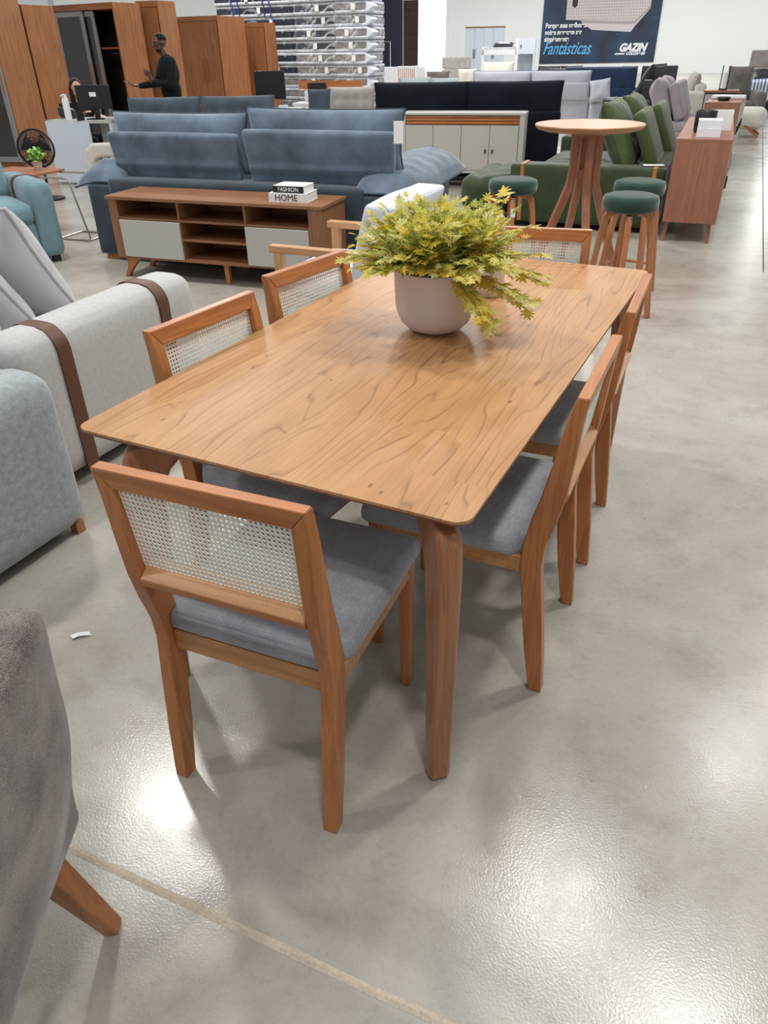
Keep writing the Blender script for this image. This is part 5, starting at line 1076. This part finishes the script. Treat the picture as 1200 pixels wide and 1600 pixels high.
bm = BM(); softbox(bm, -.03, 1.73, -2.06, -.9, .2, .66, r=.08, wob=.02); mesh_obj('blanket', bm, stripes(), bd, smooth=60, label='blue and white striped blanket')
cushion('dark pillow on the bed with the striped blanket at far right', (-.55, 23.75, .72), .7, .45, .2, M['leather'], rx=-60, rz=3)
# ------------------------------------------------------------ banner
bn = bpy.data.objects.new('banner', None); COL.objects.link(bn); onwall(bn, 0, -.06, 0); tag(bn, 'large dark blue advertising banner with a mattress picture and Portuguese text on the back wall', 'banner')
def bannermat():
    m, N, L, P = nt('banner_print'); tc = N.new('ShaderNodeTexCoord'); v = N.new('ShaderNodeTexVoronoi'); v.inputs['Scale'].default_value = 2.2; L.new(tc.outputs['Object'], v.inputs['Vector'])
    lt = N.new('ShaderNodeMath'); lt.operation = 'LESS_THAN'; lt.inputs[1].default_value = .06; L.new(v.outputs['Distance'], lt.inputs[0])
    n = N.new('ShaderNodeTexNoise'); n.inputs['Scale'].default_value = .6; L.new(tc.outputs['Object'], n.inputs['Vector']); r = ramp(N, [(.35, (.008, .012, .03)), (.7, (.02, .05, .11))]); L.new(n.outputs[0], r.inputs[0])
    mx = N.new('ShaderNodeMix'); mx.data_type = 'RGBA'; mx.inputs[7].default_value = (.12, .2, .3, 1); L.new(lt.outputs[0], mx.inputs[0]); L.new(r.outputs[0], mx.inputs[6]); L.new(mx.outputs[2], P.inputs['Base Color']); P.inputs['Roughness'].default_value = .6; return m
bm = BM(); prism(bm, [(-9.2, .50), (-2.6, .55), (-2.6, 5.2), (-9.2, 5.2)], 0, .02, 'xz'); mesh_obj('sheet', bm, bannermat(), bn, smooth=0)
def flat(pts, mat, y, name='print'):
    bm = BM(); prism(bm, pts, y-.004, y, 'xz'); return mesh_obj(name, bm, mat, bn, smooth=0)
def grid_mat():
    m, N, L, P = nt('printed_mattress'); b = N.new('ShaderNodeTexBrick'); b.offset = 0; b.inputs['Color1'].default_value = (.55, .50, .50, 1); b.inputs['Color2'].default_value = (.58, .53, .53, 1); b.inputs['Mortar'].default_value = (.33, .29, .31, 1)
    b.inputs['Scale'].default_value = 1; b.inputs['Brick Width'].default_value = .14; b.inputs['Row Height'].default_value = .14; b.inputs['Mortar Size'].default_value = .012
    tc = N.new('ShaderNodeTexCoord'); mp = N.new('ShaderNodeMapping'); mp.inputs['Rotation'].default_value = (rad(90), 0, 0); L.new(tc.outputs['Object'], mp.inputs['Vector']); L.new(mp.outputs[0], b.inputs['Vector']); L.new(b.outputs[0], P.inputs['Base Color']); return m
pm = plain('print_pale', (.56, .52, .54), .6); ps = plain('print_shade', (.36, .31, .33), .6)
flat([(-7.85, 2.67), (-4.2, 2.52), (-3.95, 2.55), (-3.2, 3.25), (-3.2, 5.0), (-7.9, 5.0)], grid_mat(), -.004)
flat([(-6.9, 2.50), (-4.2, 2.38), (-3.9, 2.42), (-3.2, 3.1), (-3.2, 3.25), (-3.95, 2.55), (-4.2, 2.52), (-7.0, 2.64)], ps, -.005)
flat([(-6.3, 2.16), (-4.1, 2.02), (-3.9, 2.3), (-3.2, 3.1), (-3.9, 2.42), (-4.2, 2.38), (-6.9, 2.50)], pm, -.006)
flat([(-7.55, 3.35), (-7.4, 3.22), (-7.25, 3.35), (-7.25, 4.2), (-7.55, 4.2)], M['ink'], -.007)
tw = plain('print_white', (.75, .77, .80), .6); tbl = plain('print_light_blue', (.10, .42, .75), .6)
for k, s_ in enumerate(('Porque suas melhores', 'noites merecem ser', 'simplesmente')):
    text_obj(s_, .34, tw, bn, T(-9.0, -.006, 2.30-.335*k, rx=90), ext=.002, bold=.011, sx=.78)
def script_word():
    text_obj('Fantásticas', .92, tbl, bn, T(-9.05, -.006, .98, rx=90), ext=.002, shear=.42, bold=.006, sx=.70, name='script_lettering')
script_word()
text_obj('GAZIN', .52, tw, bn, T(-4.62, -.006, 1.10, rx=90), ext=.002, shear=.35, bold=.030, sx=.92, name='logo'); text_obj('COLCHÕES', .17, tw, bn, T(-4.2, -.006, .92, rx=90), ext=.002, shear=.3, bold=.012, sx=1.15, name='logo')
flat([(-4.85, .93), (-4.3, .93), (-4.25, 1.0), (-4.78, 1.0)], tw, -.006, 'logo')
